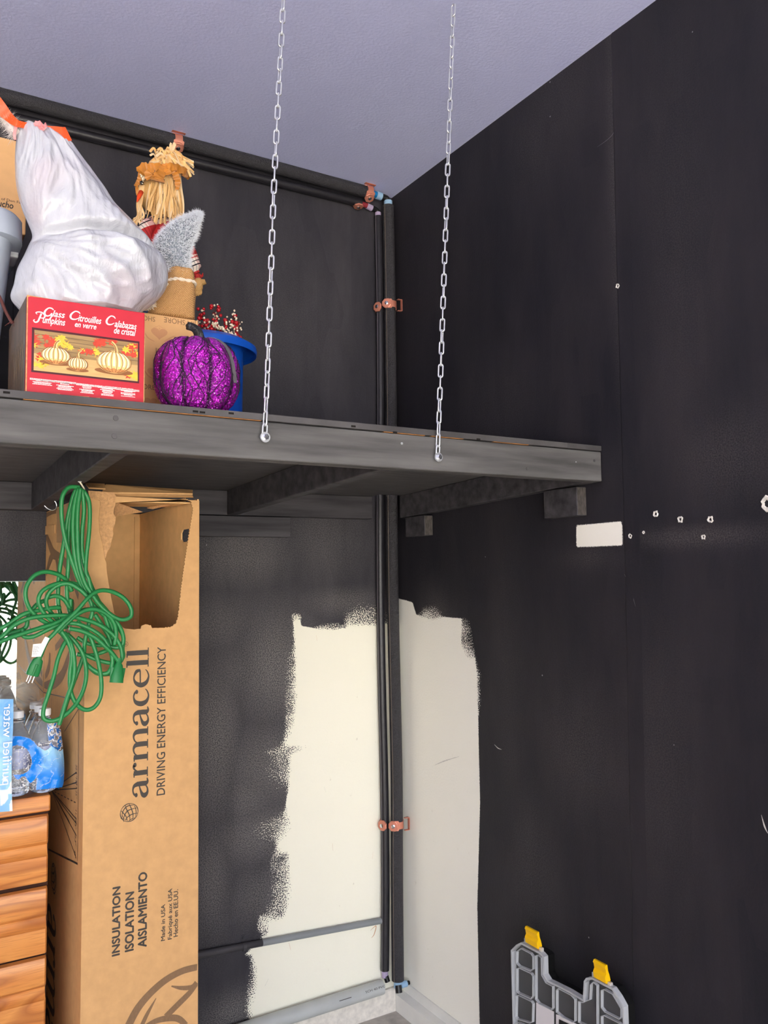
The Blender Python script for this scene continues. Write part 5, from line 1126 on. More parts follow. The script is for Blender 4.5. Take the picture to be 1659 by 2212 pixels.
def gpumpkin(cx_, cz_, rw, rh, stem):
    c = z5(cx_, cz_); sc = CWd / 1500.0 * .985; a, b = rw * sc, rh * sc
    flatpoly(mb, [(c[0] + a * 1.10 * math.cos(2 * PI * i / 24), c[1] - b * .80 + b * .26 * math.sin(2 * PI * i / 24)) for i in range(24)], 5.2, 7)
    flatpoly(mb, [(c[0] + a * math.cos(2 * PI * i / 40) * (1 + .015 * (i % 2)), c[1] + b * .96 * math.sin(2 * PI * i / 40)) for i in range(40)], 5.6, 5)
    flatpoly(mb, [(c[0] + a * .94 * math.cos(-.35 - (PI - .7) * i / 12), c[1] + b * .93 * math.sin(-.35 - (PI - .7) * i / 12)) for i in range(13)] + [(c[0] - a * .75 + a * 1.5 * i / 8, c[1] - b * (.50 + .12 * (i % 2))) for i in range(9)], 6, 8)
    for i in range(9):
        q = -1 + (i + .5) * 2 / 9; ribbon2d(mb, [(c[0] + a * .93 * math.sin(q * PI / 2) * math.sqrt(max(0, 1 - t_ * t_)), c[1] + b * (t_ * .9), a * .13 * math.sqrt(max(.02, 1 - t_ * t_)) * math.cos(q * 1.2)) for t_ in (.85, .6, .2, -.15, -.4)], fR(7), 6, 4)
    for i in range(10):
        q = -1 + i * 2 / 9; ribbon2d(mb, [(c[0] + a * .985 * math.sin(q * PI / 2) * math.sqrt(max(0, 1 - t_ * t_)), c[1] + b * (t_ * .93), .0010) for t_ in (.97, .8, .4, 0, -.4, -.8, -.97)], fR(7.6), 7, 4)
    ribbon2d(mb, [z5(*s) + (w_ * sc,) for s, w_ in stem], fR(8), 5, 5); ribbon2d(mb, [z5(s[0] - 8, s[1]) + (w_ * sc * .35,) for s, w_ in stem], fR(8.4), 7, 5)
gpumpkin(415, 820, 182, 122, [((412, 725), 52), ((415, 690), 40), ((432, 655), 32), ((468, 630), 36)])
gpumpkin(1160, 905, 230, 162, [((1190, 785), 50), ((1185, 730), 38), ((1165, 685), 32), ((1125, 650), 38)])
gpumpkin(695, 930, 130, 98, [((705, 850), 34), ((700, 805), 26), ((715, 775), 22), ((742, 757), 26)])
obj('printed_picture', mb, ['board_a', 'board_b', 'carton_side', 'leaf_r', 'leaf_y', 'gold', 'gold_hi', 'gold_dk', 'gold_amber'], red)
# lettering
mb = MB(); SL5 = (676 - 637) / 255.0
def line5(zx, zy): a = z5(zx, zy); return lambda u, v: fR(2)(a[0] + u, a[1] + v)
def word5(s, zx0, zx1, zy, cap, shear=.32, bold=.014):
    ln = (zx1 - zx0) / 1500.0 * CWd; put_text(mb, s, line5(zx0, zy), 0, 0, ln, cap / 1500.0 * CWd * 1.0, shear=shear, bold=bold)
U5 = CWd / 1500.0
def cap_stroke(zx, zy, pts): a = z5(zx, zy); ribbon2d(mb, [(p[0] * U5, p[1] * U5, p[2] * U5) for p in pts], lambda u, v: fR(2)(a[0] + u, a[1] + v))
Cs = [(118, 96, 10), (100, 118, 16), (60, 122, 14), (18, 80, 20), (4, 36, 24), (22, 6, 20), (66, 8, 14), (104, 34, 6)]
Gs = [(112, 100, 10), (92, 118, 16), (54, 118, 14), (16, 80, 20), (4, 40, 24), (26, 12, 18), (66, 22, 14), (92, 52, 14), (84, 4, 16), (56, -36, 12), (20, -34, 8)]
cap_stroke(268, 318, Gs); word5('lass', 372, 528, 318, 88)
Ps = [(28, 100, 6), (12, 118, 12), (40, 132, 14), (84, 132, 14), (120, 96, 18), (104, 62, 16), (66, 60, 10)]
cap_stroke(148, 385, Ps); cap_stroke(148, 385, [(78, 118, 18), (58, 60, 20), (36, 8, 18), (4, -6, 16), (-14, 14, 12), (0, 28, 8)]); word5('umpkins', 248, 524, 398, 92)
cap_stroke(600, 352, [(p[0] * 1.05, p[1] * .92, p[2]) for p in Cs]); word5('itrouilles', 702, 998, 376, 94); word5('en verre', 660, 934, 448, 76)
cap_stroke(1062, 420, Cs); word5('alabazas', 1168, 1462, 448, 92); word5('de cristal', 1160, 1452, 532, 92)
word5('ACCESSORIES NOT INCLUDED / ACCESSOIRES NON INCLUS / ACCESORIOS NO INCLUIDOS', 222, 1392, 1142, 20, 0, .04)
rf = random.Random(5)
for (cx_, zy0, n_, w_) in ((235, 1112, 6, 150), (530, 1142, 9, 135), (815, 1182, 9, 135), (1078, 1214, 9, 125), (1345, 1240, 8, 150)):
    for i in range(n_):
        ww = w_ * (1 if i < 2 else rf.uniform(.35, .8)) ; zc = zy0 + 14 * i; a = z5(cx_ - ww, zc); x = 0
        tot = 2 * ww * U5
        while x < tot:
            d = rf.uniform(6, 26) * U5; d = min(d, tot - x); mb.add([fR(2)(a[0] + x, a[1]), fR(2)(a[0] + x + d, a[1]), fR(2)(a[0] + x + d, a[1] + 8.5 * U5), fR(2)(a[0] + x, a[1] + 8.5 * U5)], [(0, 1, 2, 3)]); x += d + 3 * U5
obj('printed_lettering', mb, 'white_ink', red, kind='stuff')
mb = MB()      # worn corner and scuffed foot
for a, b_ in ((.2, .28), (.36, .52), (.57, .61), (.68, .84)): flatpoly(mb, [(RX0 + CWd * a, RZ0 + .002), (RX0 + CWd * b_, RZ0 + .001), (RX0 + CWd * b_, RZ0 + .0065), (RX0 + CWd * a, RZ0 + .0055)], 2)
flatpoly(mb, [(RX0 + .0005, RZ0), (RX0 + .003, RZ0), (RX0 + .0022, RZ1 - .004), (RX0 + .006, RZ1 - .002), (RX0 + .05, RZ1 - .001), (RX0 + .0, RZ1)], 2)
flatpoly(mb, [(RX1 - .002, RZ0 + .004), (RX1, RZ0 + .004), (RX1, RZ1), (RX1 - .001, RZ1 - .05)], 2); obj('worn_edge', mb, 'card_torn', red)
mb = MB(); SXR = RX0 - .0005
mb.add([(SXR, RY + .004, RZ0 + .002), (SXR, RYB - .002, RZ0 + .002), (SXR, RYB - .002, RZ1 - .002), (SXR, RY + .004, RZ1 - .002)], [(0, 1, 2, 3)], 0)
for i in range(7):
    y = RY + .05 + .022 * i; ribbon2d(mb, [(y - .006 * (3 - i) * .3, RZ0 + .02, .003), (y - .012 * (i - 3) * -.3, RZ0 + .08, .009), (y, RZ0 + .125, .003)], lambda u, v: Vector((SXR - .0004, u, v)), 1)
    ribbon2d(mb, [(y + .008, RZ0 + .015, .002), (y + .010, RZ0 + .08, .004), (y + .006, RZ0 + .12, .002)], lambda u, v: Vector((SXR - .0006, u, v)), 2)
obj('printed_side', mb, ['carton_side', 'board_a', 'red_dark'], red, label='dark side print of brown pumpkins')

# ------------------------------------------------------------------ tan carton with swirls
TY = -.925; TX0 = RX1 + .012; TX1 = P(428, 700, y=TY).x; TZ0 = dz(TY); TZ1 = P(313, 675, y=TY).z; TYB = -.832
tan = thing('tan_swirl_carton', ((TX0 + TX1) / 2, (TY + TYB) / 2, TZ0), 'tan carton with brown hearts, swirls and upside down lettering behind the purple pumpkin', 'carton')
mb = MB(); mb.bevbox((TX0 - .012, TY, TZ0), (TX1, TYB, TZ1), .002); obj('carton_body', mb, 'card_tan', tan)
fT = lambda k: (lambda u, v: Vector((u, TY - .0005 * k, v)))
def tz(px, py): p = P(px, py, y=TY); return (p.x, p.z)
mb = MB(); mb2 = MB()
def tanword(s, px0, py0, px1, cap, flip, mbx):
    a, b_ = tz(px0, py0), tz(px1, py0); ln = abs(b_[0] - a[0]); cp = cap / pxsize(TY, -1.2)
    fn = (lambda u, v: fT(1)(b_[0] - u, a[1] - v)) if flip else (lambda u, v: fT(1)(a[0] + u, a[1] + v))
    put_text(mbx, s, fn, 0, 0, ln, cp)
tanword('JIM SHORE', 354, 685, 424, 12, True, mb); tanword('SHORE', 293, 679, 335, 11, True, mb); tanword('Jim Shore', 334, 764, 400, 14, False, mb); tanword('SHORE', 290, 838, 335, 11, False, mb)
obj('printed_lettering', mb, 'ink_soft', tan, kind='stuff')
def heart(cx_, cy_, r):
    c = tz(cx_, cy_); s = r / pxsize(TY, -1.2)
    mb2.prism([[(c[0] + s * (16 * math.sin(t_) ** 3) / 16, c[1] + s * .8 * (13 * math.cos(t_) - 5 * math.cos(2 * t_) - 2 * math.cos(3 * t_) - math.cos(4 * t_)) / 16) for t_ in [2 * PI * i / 30 for i in range(30)]]], lambda u, v, d=0: fT(1)(u, v), 0)
heart(344, 720, 18); heart(334, 805, 16); heart(325, 868, 14)
for dx_, dy_ in ((0, 0), (0, 82), (70, 20)):
    for sg in (1, -1):
        ribbon2d(mb2, [tz(344 + dx_ + sg * 10, 738 + dy_) + (.001,), tz(344 + dx_ + sg * 24, 730 + dy_) + (.003,), tz(344 + dx_ + sg * 34, 722 + dy_ + sg * 5) + (.002,), tz(344 + dx_ + sg * 40, 730 + dy_ + sg * 5) + (.002,), tz(344 + dx_ + sg * 33, 737 + dy_ + sg * 5) + (.001,)], fT(1))
ribbon2d(mb2, [tz(331, 708) + (.0005,), tz(338, 706) + (.0009,), tz(344, 703) + (.0005,)], fT(1)); ribbon2d(mb2, [tz(357, 710) + (.0005,), tz(350, 708) + (.0009,), tz(344, 703) + (.0005,)], fT(1))
for py_, r_ in ((710, .0014), (713, .001), (706, .0008)): c = tz(344, py_); mb2.add([fT(2)(c[0] + r_ * math.cos(PI * i / 4), c[1] + r_ * math.sin(PI * i / 4)) for i in range(8)], [list(range(8))])
obj('printed_swirls', mb2, 'ink_tan', tan, kind='stuff')

# ------------------------------------------------------------------ purple pumpkin
py_ = -1.028; pc = P(426, 812, y=py_); PRX = 93.5 / pxsize(py_, -1.16); PRY = .084; pz0 = dz(py_ - .05) + .001
ptop = P(426, 733, y=py_).z; PH = ptop - pz0
pum = thing('purple_pumpkin', (pc.x, py_, pz0), 'purple glitter pumpkin under black lace at the front of the shelf', 'pumpkin')
def psurf(a, t):          # a angle, t 0 bottom..1 top
    th = -PI / 2 + PI * t; q = abs(math.cos(th)) ** .62; lob = abs(math.sin(a * 4.5 + .6)) ** .75
    rad = q * (.915 + .085 * lob); zz = .5 + .5 * math.copysign(abs(math.sin(th)) ** .9, math.sin(th))
    dip = .10 * math.exp(-(q / .28) ** 2)
    return Vector((pc.x + PRX * rad * math.cos(a), py_ + PRY * rad * math.sin(a), pz0 + PH * (zz - (dip if t > .5 else 0) + (.03 * (lob - .6) * q if t > .5 else 0)))), lob
na, ntt = 144, 40; mb = MB(); vs = []; lace = []
for i in range(ntt + 1):
    for j in range(na):
        a = 2 * PI * j / na; v, lob = psurf(a, min(max(i / ntt, .004), .996)); vs.append(v)
        lace.append(max(0, 1 - lob * 1.55) + max(0, (i / ntt - .70)) * 1.5 + max(0, .09 - i / ntt) * 7)
fs = [(i * na + j, i * na + (j + 1) % na, (i + 1) * na + (j + 1) % na, (i + 1) * na + j) for i in range(ntt) for j in range(na)]
mb.add(vs, fs); mb.f.append(list(range(na))[::-1]); mb.m.append(0)
mb.attr['lace'] = ('POINT', 'FLOAT', lace); obj('pumpkin_body', mb, 'glitter', pum, smooth=True)
mb = MB(); sp_ = [P(433, 746, y=py_), P(432, 735, y=py_), P(430, 724, y=py_), P(424, 713, y=py_ - .004), P(415, 707, y=py_ - .008), P(406, 704, y=py_ - .012)]
q = catmull([tuple(p) for p in sp_], 6); n_ = 15; rings = []
for i, p in enumerate(q):
    k = i / (len(q) - 1); r_ = .0125 - .0035 * k if k > .15 else .0150 - .017 * k
    p = Vector(p); tn = (Vector(q[min(i + 1, len(q) - 1)]) - Vector(q[max(i - 1, 0)])).normalized(); u_ = Vector((0, 1, 0)); u_ = (u_ - tn * u_.dot(tn)).normalized(); w_ = tn.cross(u_)
    rings.append([p + (u_ * math.cos(2 * PI * j / n_ + k * 1.5) + w_ * math.sin(2 * PI * j / n_ + k * 1.5)) * r_ * (1 if j % 3 else .74) for j in range(n_)])
mb.loft(rings); obj('stem', mb, 'stem_black', pum, smooth=True)
mb = MB(); rv = random.Random(11)
for k in range(18):
    a = PI + PI * k / 17 + rv.uniform(-.1, .1); t0 = rv.uniform(.15, .4); pts = []
    for i in range(9):
        t_ = t0 + (.9 - t0) * i / 8; aa = a + .22 * math.sin(i * 1.1 + k) * rv.uniform(.5, 1); v, _ = psurf(aa, t_); pts.append(v + (v - Vector((pc.x, py_, v.z))).normalized() * .0012)
    mb.tube(pts, .0009, 5)
    if k % 2 == 0:
        pts = []
        for i in range(6): v, _ = psurf(a + .09 * i, t0 + .12 + .03 * math.sin(i * 2 + k) + .03 * i); pts.append(v + (v - Vector((pc.x, py_, v.z))).normalized() * .0012)
        mb.tube(pts, .0009, 5)
obj('lace_threads', mb, 'lace', pum)
mb = MB(); ang = lambda px: math.acos(max(-1, min(1, (P(px, 800, y=py_).x - pc.x) / PRX)))
pts = []
for t_, px in ((.93, 462), (.86, 470), (.76, 478), (.66, 483), (.56, 487), (.45, 490)):
    v, _ = psurf(-ang(px), t_); pts.append(v + (v - Vector((pc.x, py_, v.z - .01))).normalized() * .0035)
strip3d(mb, [Vector(p) for p in catmull([tuple(p) for p in pts], 4)], .0105, (1, .45, 0)); obj('satin_ribbon', mb, 'satin', pum, label='grey satin ribbon end')
mb = MB(); sb = P(451, 741, y=py_ - .01); mb.ball(sb, .0045, sc=(1.3, 1, .8)); mb.ball(sb + Vector((.006, -.002, .001)), .003)
for sg in (1, -1):
    for k in range(4): mb.tube([sb, sb + Vector((.004 * (k - 1.5), sg * .004, .006)), sb + Vector((.007 * (k - 1.5), sg * .009, -.002))], .0006, 5)
obj('toy_spider', mb, 'eye', pum, label='small black beaded spider')
mb = MB()
for i in range(5): mb.ball(P(440 + i * 3.2, 739 + .8 * i + (i % 2), y=py_ - .016), .0018, seg=6, rings=4)
obj('rhinestone_row', mb, 'crystal', pum)

# ------------------------------------------------------------------ blue tub with berry picks
UY = -.655; uc = P(426, 770, y=UY); ux = P(546, 766, y=UY).x; UR = .158; uxc = ux - UR; urz = P(546, 772, y=UY).z; uz0 = dz(UY - .14) + .001
wallr = P(519, 800, y=UY).x - uxc; botr = P(516, 880, y=UY).x - uxc
tub = thing('blue_tub', (uxc, UY, uz0), 'round blue plastic tub with a flared rim behind the purple pumpkin', 'tub')
mb = MB(); mb.lathe((uxc, UY, 0), [(botr - .006, uz0), (botr, uz0 + .004), (wallr, urz - .004), (wallr + .001, urz + .012), (wallr - .003, urz + .012), (botr - .004, uz0 + .008), (.01, uz0 + .006)], 56); obj('tub_body', mb, 'tub', tub, smooth=True, angle=40)
mb = MB(); mb.lathe((uxc, UY, 0), [(wallr - .003, urz + .012), (wallr + .012, urz + .020), (UR - .002, urz + .006), (UR, urz - .002), (UR - .0015, urz - .014), (UR - .004, urz - .014), (UR - .005, urz - .003), (wallr + .010, urz + .012), (wallr, urz + .004)], 64, caps=False); obj('flared_rim', mb, 'tub', tub, smooth=True, angle=40)
def berry_pick(px, py, spread, n, seed, label, tips):
    rb = random.Random(seed); YB = UY - .07; b = Vector((P(px, py + 40, y=YB).x, YB, urz - .06))
    t = thing('berry_pick', b, label, 'artificial berries', 'berry picks in the blue tub'); mb = MB(); m1 = MB(); m2 = MB()
    for (tx, ty) in tips:
        e = P(tx, ty, y=YB + rb.uniform(-.02, .02)); mid_ = b.lerp(e, .55) + Vector((rb.uniform(-.01, .01), 0, .005)); q = [Vector(p) for p in catmull([tuple(b), tuple(mid_), tuple(e)], 6)]; mb.tube(q, .0013, 5)
        for i in range(n):
            p = q[rb.randrange(len(q) // 2 - 1, len(q))] + Vector((rb.uniform(-1, 1), rb.uniform(-1, 1), rb.uniform(-1, 1))) * spread
            if rb.random() < .40: m1.ball(p, rb.uniform(.0038, .0062), seg=8, rings=6)
            else: m2.ball(p, rb.uniform(.0022, .0034), seg=7, rings=5)
    obj('twig', mb, 'twig', t); obj('red_berries', m1, 'berry_red', t, smooth=True, kind='stuff'); obj('pearl_berries', m2, 'berry_pale', t, smooth=True, kind='stuff')
berry_pick(455, 700, .011, 15, 1, 'taller red and pearl berry pick in the tub, nearer the burlap sack', [(434, 668), (440, 690), (462, 660), (468, 664), (456, 688), (430, 690), (466, 680)])
berry_pick(500, 715, .011, 16, 2, 'red and pearl berry pick leaning over the right rim of the tub', [(503, 676), (515, 686), (493, 692), (508, 695), (518, 694), (484, 706), (497, 702)])
mb = MB(); rb = random.Random(4)
YB = UY - .10
for i in range(60):
    k = rb.random(); p = P(462 + 50 * k, 700 + 27 * k, y=YB) + Vector((rb.uniform(-.006, .006), rb.uniform(-.008, .008), rb.uniform(-.006, .004))); mb.ball(p, rb.uniform(.002, .0035), seg=6, rings=4)
tag(obj('bead_garland', mb, 'berry_pale', kind='stuff'), 'pearl bead garland heaped along the rim of the blue tub', 'garland')

# ------------------------------------------------------------------ white bag with orange drawstring
BY = -.985
prof = [(676, 60, 296), (662, 40, 308), (640, 24, 336), (612, 31, 357), (580, 38, 360), (552, 52, 350), (530, 62, 334), (512, 70, 318), (495, 68, 300), (470, 58, 276), (440, 46, 247), (400, 36, 222), (360, 33, 192), (330, 33, 170), (305, 35, 150), (286, 37, 122), (274, 41, 104), (268, 46, 84)]
prof = catmull([tuple(map(float, p)) for p in prof], 8); nb = 200; rings = []
for i, (py, l, r) in enumerate(prof):
    k = i / (len(prof) - 1); a = P(l, py, y=BY); b = P(r, py + (r - l) * .04, y=BY); c = (a + b) / 2; hw = (b.x - a.x) / 2
    dep = min(.085, hw * .85) * (1 - .35 * max(0, k - .3)) ; ring = []
    for j in range(nb):
        q = 2 * PI * j / nb; ux_, uy_ = math.cos(q), math.sin(q)
        v = Vector((c.x + ux_ * hw, BY + uy_ * dep, c.z + (b.z - a.z) / 2 * ux_))
        waist = math.exp(-((py - 520) / 26) ** 2)
        pxx = l + (r - l) * (ux_ + 1) / 2; front = max(0.0, -uy_) ** .6
        f1 = mnoise.noise(Vector((ux_ * 2.6, uy_ * 2.6, v.z * 6))) * .010
        yc = 514 + .0009 * (pxx - 170) ** 2 - .03 * (pxx - 170); d_ = py - yc
        g = -.030 * math.exp(-(d_ / 10) ** 2) + .020 * min(1, max(0, d_ / 30)) * math.exp(-(max(0, d_ - 60) / 70) ** 2)
        rg = lambda a, b, c: 1 - 2.4 * abs(mnoise.noise(Vector((a, b, c))))
        if d_ < 0:
            an = math.atan2(pxx - 62, py - 205); rr_ = math.hypot(pxx - 62, py - 205); env = min(1, max(.15, (rr_ - 55) / 70))
            g += env * (.011 * rg(an * 5.5, rr_ * .006, 1) + .005 * rg(an * 13 + rr_ * .02, rr_ * .016, 5))
        else:
            an = math.atan2(py - 500, pxx - 20); rr_ = math.hypot(pxx - 20, py - 500)
            g += .012 * rg(an * 4.2, rr_ * .008, 3) + .005 * rg(an * 9 + rr_ * .015, rr_ * .02, 7)
        nn = Vector((ux_, uy_ * .8, 0)).normalized()
        v += nn * f1 * (1 - .7 * abs(ux_)); v.y -= g * front * (1 - .55 * abs(ux_) ** 3)
        v.z = max(v.z, RZ1 + .0015) if v.x > RX0 - .004 and k < .3 else v.z
        ring.append(v)
    rings.append(ring)
bag = thing('white_plastic_bag', ((rings[0][0].x + rings[0][nb // 2].x) / 2, BY, RZ1), 'crumpled white plastic bag with orange drawstring on top of the red carton', 'plastic bag')
mb = MB(); mb.loft(rings); obj('bag_body', mb, 'bag', bag, smooth=True)
YD = BY - .02
def dstr(pts, name, m, widths):
    mb = MB(); q = catmull([tuple(P(a, b, y=YD + d)) for a, b, d in pts], 5); ws = catmull([(w_ / 900., 0) for w_ in widths], 5)
    sides = []
    for i in range(len(q)):
        tn = (Vector(q[min(i + 1, len(q) - 1)]) - Vector(q[max(i - 1, 0)])).normalized(); sides.append(tn.cross(Vector((.3, 1, .1))).normalized())
    strip3d(mb, [Vector(p) for p in q], [w_[0] for w_ in ws], sides); obj(name, mb, m, bag, smooth=True, angle=40)
dstr([(-30, 195, 0), (0, 232, 0), (18, 252, .005), (34, 265, -.004), (50, 270, 0), (68, 275, .004)], 'drawstring', 'drawstring', [26, 24, 18, 14, 12, 15])
dstr([(90, 276, .0), (104, 281, .004), (118, 286, .002), (134, 290, -.004), (148, 289, -.002)], 'drawstring', 'drawstring', [12, 16, 24, 28, 27])
dstr([(36, 268, .0), (33, 280, 0), (31, 292, .0), (33, 302, .004)], 'drawstring', 'pinkband', [6, 5, 5, 4])
mb = MB(); kc = P(83, 274, y=YD - .006)
for i in range(6): strip3d(mb, [kc + Vector((-.012 + .004 * i, -.002 * (i % 3), .008 * math.sin(i * 2.0) - .002)), kc + Vector((.0 + .003 * i, -.006, .006 * math.cos(i))), kc + Vector((.012, -.001 * i, -.006 + .003 * i))], .011, Vector((.3, .2 * i, 1)).normalized(), th=.0012)
obj('drawstring_knot', mb, 'pinkband', bag, label='pale pink knot of the drawstring')
mb = MB(); pts = [P(100, 286, y=BY - .03), P(98, 293, y=BY - .045)]
for i in range(12):
    a = P(78 + i * 2.2, 279 + i * 1.1, y=YD + .004); strip3d(mb, [a, a + Vector((.003 + .002 * math.sin(i * 2), -.006, -.005)), a + Vector((.006, -.008 + .002 * (i % 3), -.012 + .003 * (i % 2)))], .004, (0, .5, 1))
obj('ruffled_hem', mb, 'bag', bag)
mb = MB()
for pts in ([(272, 518), (293, 517), (302, 530), (306, 546), (290, 535), (275, 532)], [(222, 594), (236, 586), (240, 598), (226, 608)]):
    pass
# fur sticking out of the bag's neck
rb = random.Random(9); mb = MB(); fm = [P(34, 292, y=BY - .005), P(22, 268, y=BY), P(8, 254, y=BY), P(-12, 240, y=BY)]
core = MB(); core.tube(catmull([tuple(p) for p in fm], 5), [.012, .0125, .013, .0135, .0135, .0135, .0135, .013, .013, .012, .0115, .011, .010, .009, .008, .006][:16], 10)
fq_ = [Vector(p) for p in catmull([tuple(p) for p in fm], 5)]
def fur(mb, p, n, ln, w_, rb):
    d = (n + Vector((rb.uniform(-.7, .7), rb.uniform(-.7, .7), rb.uniform(-.7, .7)))).normalized(); s_ = d.orthogonal().normalized() * w_
    b_ = d.cross(s_).normalized() * w_ * .6; e = p + d * ln + Vector((rb.uniform(-.3, .3), rb.uniform(-.3, .3), rb.uniform(-.4, .2))) * ln
    mb.add([p + s_, p - s_ * .5 + b_, p - s_ * .5 - b_, e], [(0, 1, 3), (1, 2, 3), (2, 0, 3)])
for i in range(700):
    k = rb.randrange(len(fq_)); a = rb.uniform(0, 2 * PI); n = Vector((math.cos(a) * .7, math.sin(a), math.sin(a * 1.3 + 1) * .7 + .2)).normalized(); fur(mb, fq_[k] + n * .008, n, rb.uniform(.010, .020), .0007, rb)
tail = thing('plush_tail', fm[0], 'pale fuzzy plush tip poking out of the neck of the white bag', 'plush toy')
obj('plush_core', core, 'fur', tail, smooth=True); obj('plush_hair', mb, 'fur', tail, kind='stuff')

# ------------------------------------------------------------------ burlap sack with fuzzy grey cone
SY = -.872
s_px = [(689, 322, 417), (684, 319, 419), (665, 326, 418), (640, 338, 419), (622, 350, 419), (612, 356, 419), (600, 360, 419), (588, 362, 416), (584, 363, 414)]
rings = []; ns = 40
for i, (py, l, r) in enumerate(s_px):
    a = P(l, py - (6 if i < 3 else 2), y=SY); b = P(r, py + 6, y=SY); c = (a + b) / 2; hw = (b.x - a.x) / 2; dp = .040 if i < 5 else .033; ring = []
    for j in range(ns):
        q = 2 * PI * j / ns; v = Vector((c.x + math.copysign(abs(math.cos(q)) ** .8, math.cos(q)) * hw, SY + math.copysign(abs(math.sin(q)) ** .8, math.sin(q)) * dp, c.z + (b.z - a.z) / 2 * math.cos(q)))
        v += Vector((math.cos(q), math.sin(q), 0)) * .0035 * mnoise.noise(Vector((q * 2, v.z * 25, 2)))
        if i < 2: v.z = max(TZ1 + .0015, v.z)
        ring.append(v)
    rings.append(ring)
sack = thing('burlap_sack', (-1.17, SY, TZ1), 'small burlap sack tied with cream rope on the tan carton, holding a grey fuzzy cone', 'sack')
mb = MB(); mb.loft(rings); obj('sack_cloth', mb, 'burlap', sack, smooth=True)
mb = MB(); rr = [Vector(p) for p in rings[5]]
cR = sum(rr, Vector()) / ns
for off in (0, 1):
    pts = [p + (p - cR).normalized() * .0025 for p in rr]; n2 = len(pts)
    mb.tube([p + Vector((0, 0, .0022 * math.cos(i * 1.4 + off * PI))) + (p - cR).normalized() * .0018 * math.sin(i * 1.4 + off * PI) for i, p in enumerate(pts)], .0026, 7, closed=True)
obj('rope_tie', mb, 'rope', sack, smooth=True)
mb = MB(); YT = SY - .043; tp_ = [P(362, 612, y=YT), P(352, 622, y=YT), P(329, 636, y=YT), P(327, 648, y=YT), P(325, 656, y=YT)]; mb.tube(catmull([tuple(p) for p in tp_], 5), .0034, 8); e = P(325, 656, y=YT); rb = random.Random(2)
for i in range(40):
    d = Vector((rb.uniform(-1, 1), rb.uniform(-.6, .3), rb.uniform(-1.3, .2))).normalized(); mb.tube([e, e + d * .006, e + d * rb.uniform(.010, .016)], .0009, 4)
e = P(316, 664, y=YT)
for i in range(30):
    d = Vector((rb.uniform(-1, 1), rb.uniform(-.6, .3), rb.uniform(-1, .4))).normalized(); mb.tube([e, e + d * .005, e + d * rb.uniform(.007, .012)], .0009, 4)
mb.tube([P(322, 654, y=YT), e], .0028, 7); obj('rope_tassel', mb, 'rope', sack)
cpx = [(596, 383, 24), (582, 381, 28), (562, 376, 36), (540, 373, 40), (522, 378, 38), (505, 389, 34), (490, 401, 29), (478, 411, 21), (469, 421, 14), (461, 430, 8)]
cq = catmull([tuple(map(float, p)) for p in cpx], 5); core = MB(); rings = []; cc = []
k_ = 1 / pxsize(SY, -1.17)
for (py, x, hw) in cq:
    c = P(x, py, y=SY); r_ = max(.003, (hw - 3.5) * k_); cc.append((c, r_)); rings.append([c + Vector((math.cos(2 * PI * j / 20) * r_, math.sin(2 * PI * j / 20) * min(r_, .034), -math.cos(2 * PI * j / 20) * r_ * .25)) for j in range(20)])
core.loft(rings); fc = thing('fuzzy_cone', cc[0][0], 'pale grey fuzzy bent cone standing up out of the burlap sack', 'ornament'); obj('cone_core', core, 'fur_dark', fc, smooth=True)
mb = MB(); rb = random.Random(21)
for i in range(8500):
    c, r_ = cc[rb.randrange(len(cc))]; a = rb.uniform(0, 2 * PI); p = c + Vector((math.cos(a) * r_, math.sin(a) * min(r_, .034), -math.cos(a) * r_ * .25 + rb.uniform(-.004, .004))); n = Vector((math.cos(a), math.sin(a), .15)); fur(mb, p, n, rb.uniform(.006, .0125), .0008, rb)
for i in range(300):
    c, r_ = cc[-1]; fur(mb, c, Vector((.5, rb.uniform(-.5, .5), .9)), rb.uniform(.005, .010), .0006, rb)
obj('cone_fur', mb, 'fur_grey', fc, kind='stuff')

# ------------------------------------------------------------------ scarecrow
QY = -.42; Q = lambda px, py, d=0.0: P(px, py, y=QY + d)
qk = 1 / pxsize(QY, -1.1)
scare = thing('scarecrow_doll', (Q(345, 600).x, QY, dz(QY)), 'raffia haired scarecrow doll in red plaid shirt standing behind the white bag', 'scarecrow')
mb = MB(); hd = [(468, 345, 12), (462, 344, 24), (450, 342, 34), (435, 341, 38), (415, 341, 39), (398, 342, 38), (380, 344, 34), (368, 346, 24), (362, 347, 8)]
mb.loft([[Q(x, y) + Vector((math.cos(2 * PI * j / 28) * r_ * qk, math.sin(2 * PI * j / 28) * r_ * qk * .8, 0)) for j in range(28)] for y, x, r_ in hd]); head = obj('head', mb, 'doll_skin', scare, smooth=True)
mb = MB(); mb.tube([Q(345, 470), Q(344, 462)], .016, 14); obj('neck', mb, 'doll_skin', scare, smooth=True)
mb = MB(); mb.ball(Q(306, 392, -.036), .0085, sc=(.7, .4, 1.2)); obj('eye', mb, 'eye', head, smooth=True)
mb = MB(); mb.ball(Q(309, 391, -.041), .0022); mb.ball(Q(308, 396, -.04), .0018); obj('eye_glint', mb, 'bead', head, smooth=True)
mb = MB(); mb.tube([Q(305, 415, -.022), Q(300, 425, -.034), Q(296, 436, -.045)], [.007, .006, .0015], 10); obj('felt_nose', mb, 'orange_felt', head, smooth=True, label='orange felt nose')
mb = MB(); rb = random.Random(8)
for i in range(26): mb.ball(Q(304 + 20 * rb.random(), 372 + 16 * rb.random() + (0 if rb.random() < .5 else -3), -.045), rb.uniform(.0022, .0036), seg=7, rings=5)
obj('bead_trim', mb, 'bead', scare, smooth=True, kind='stuff')
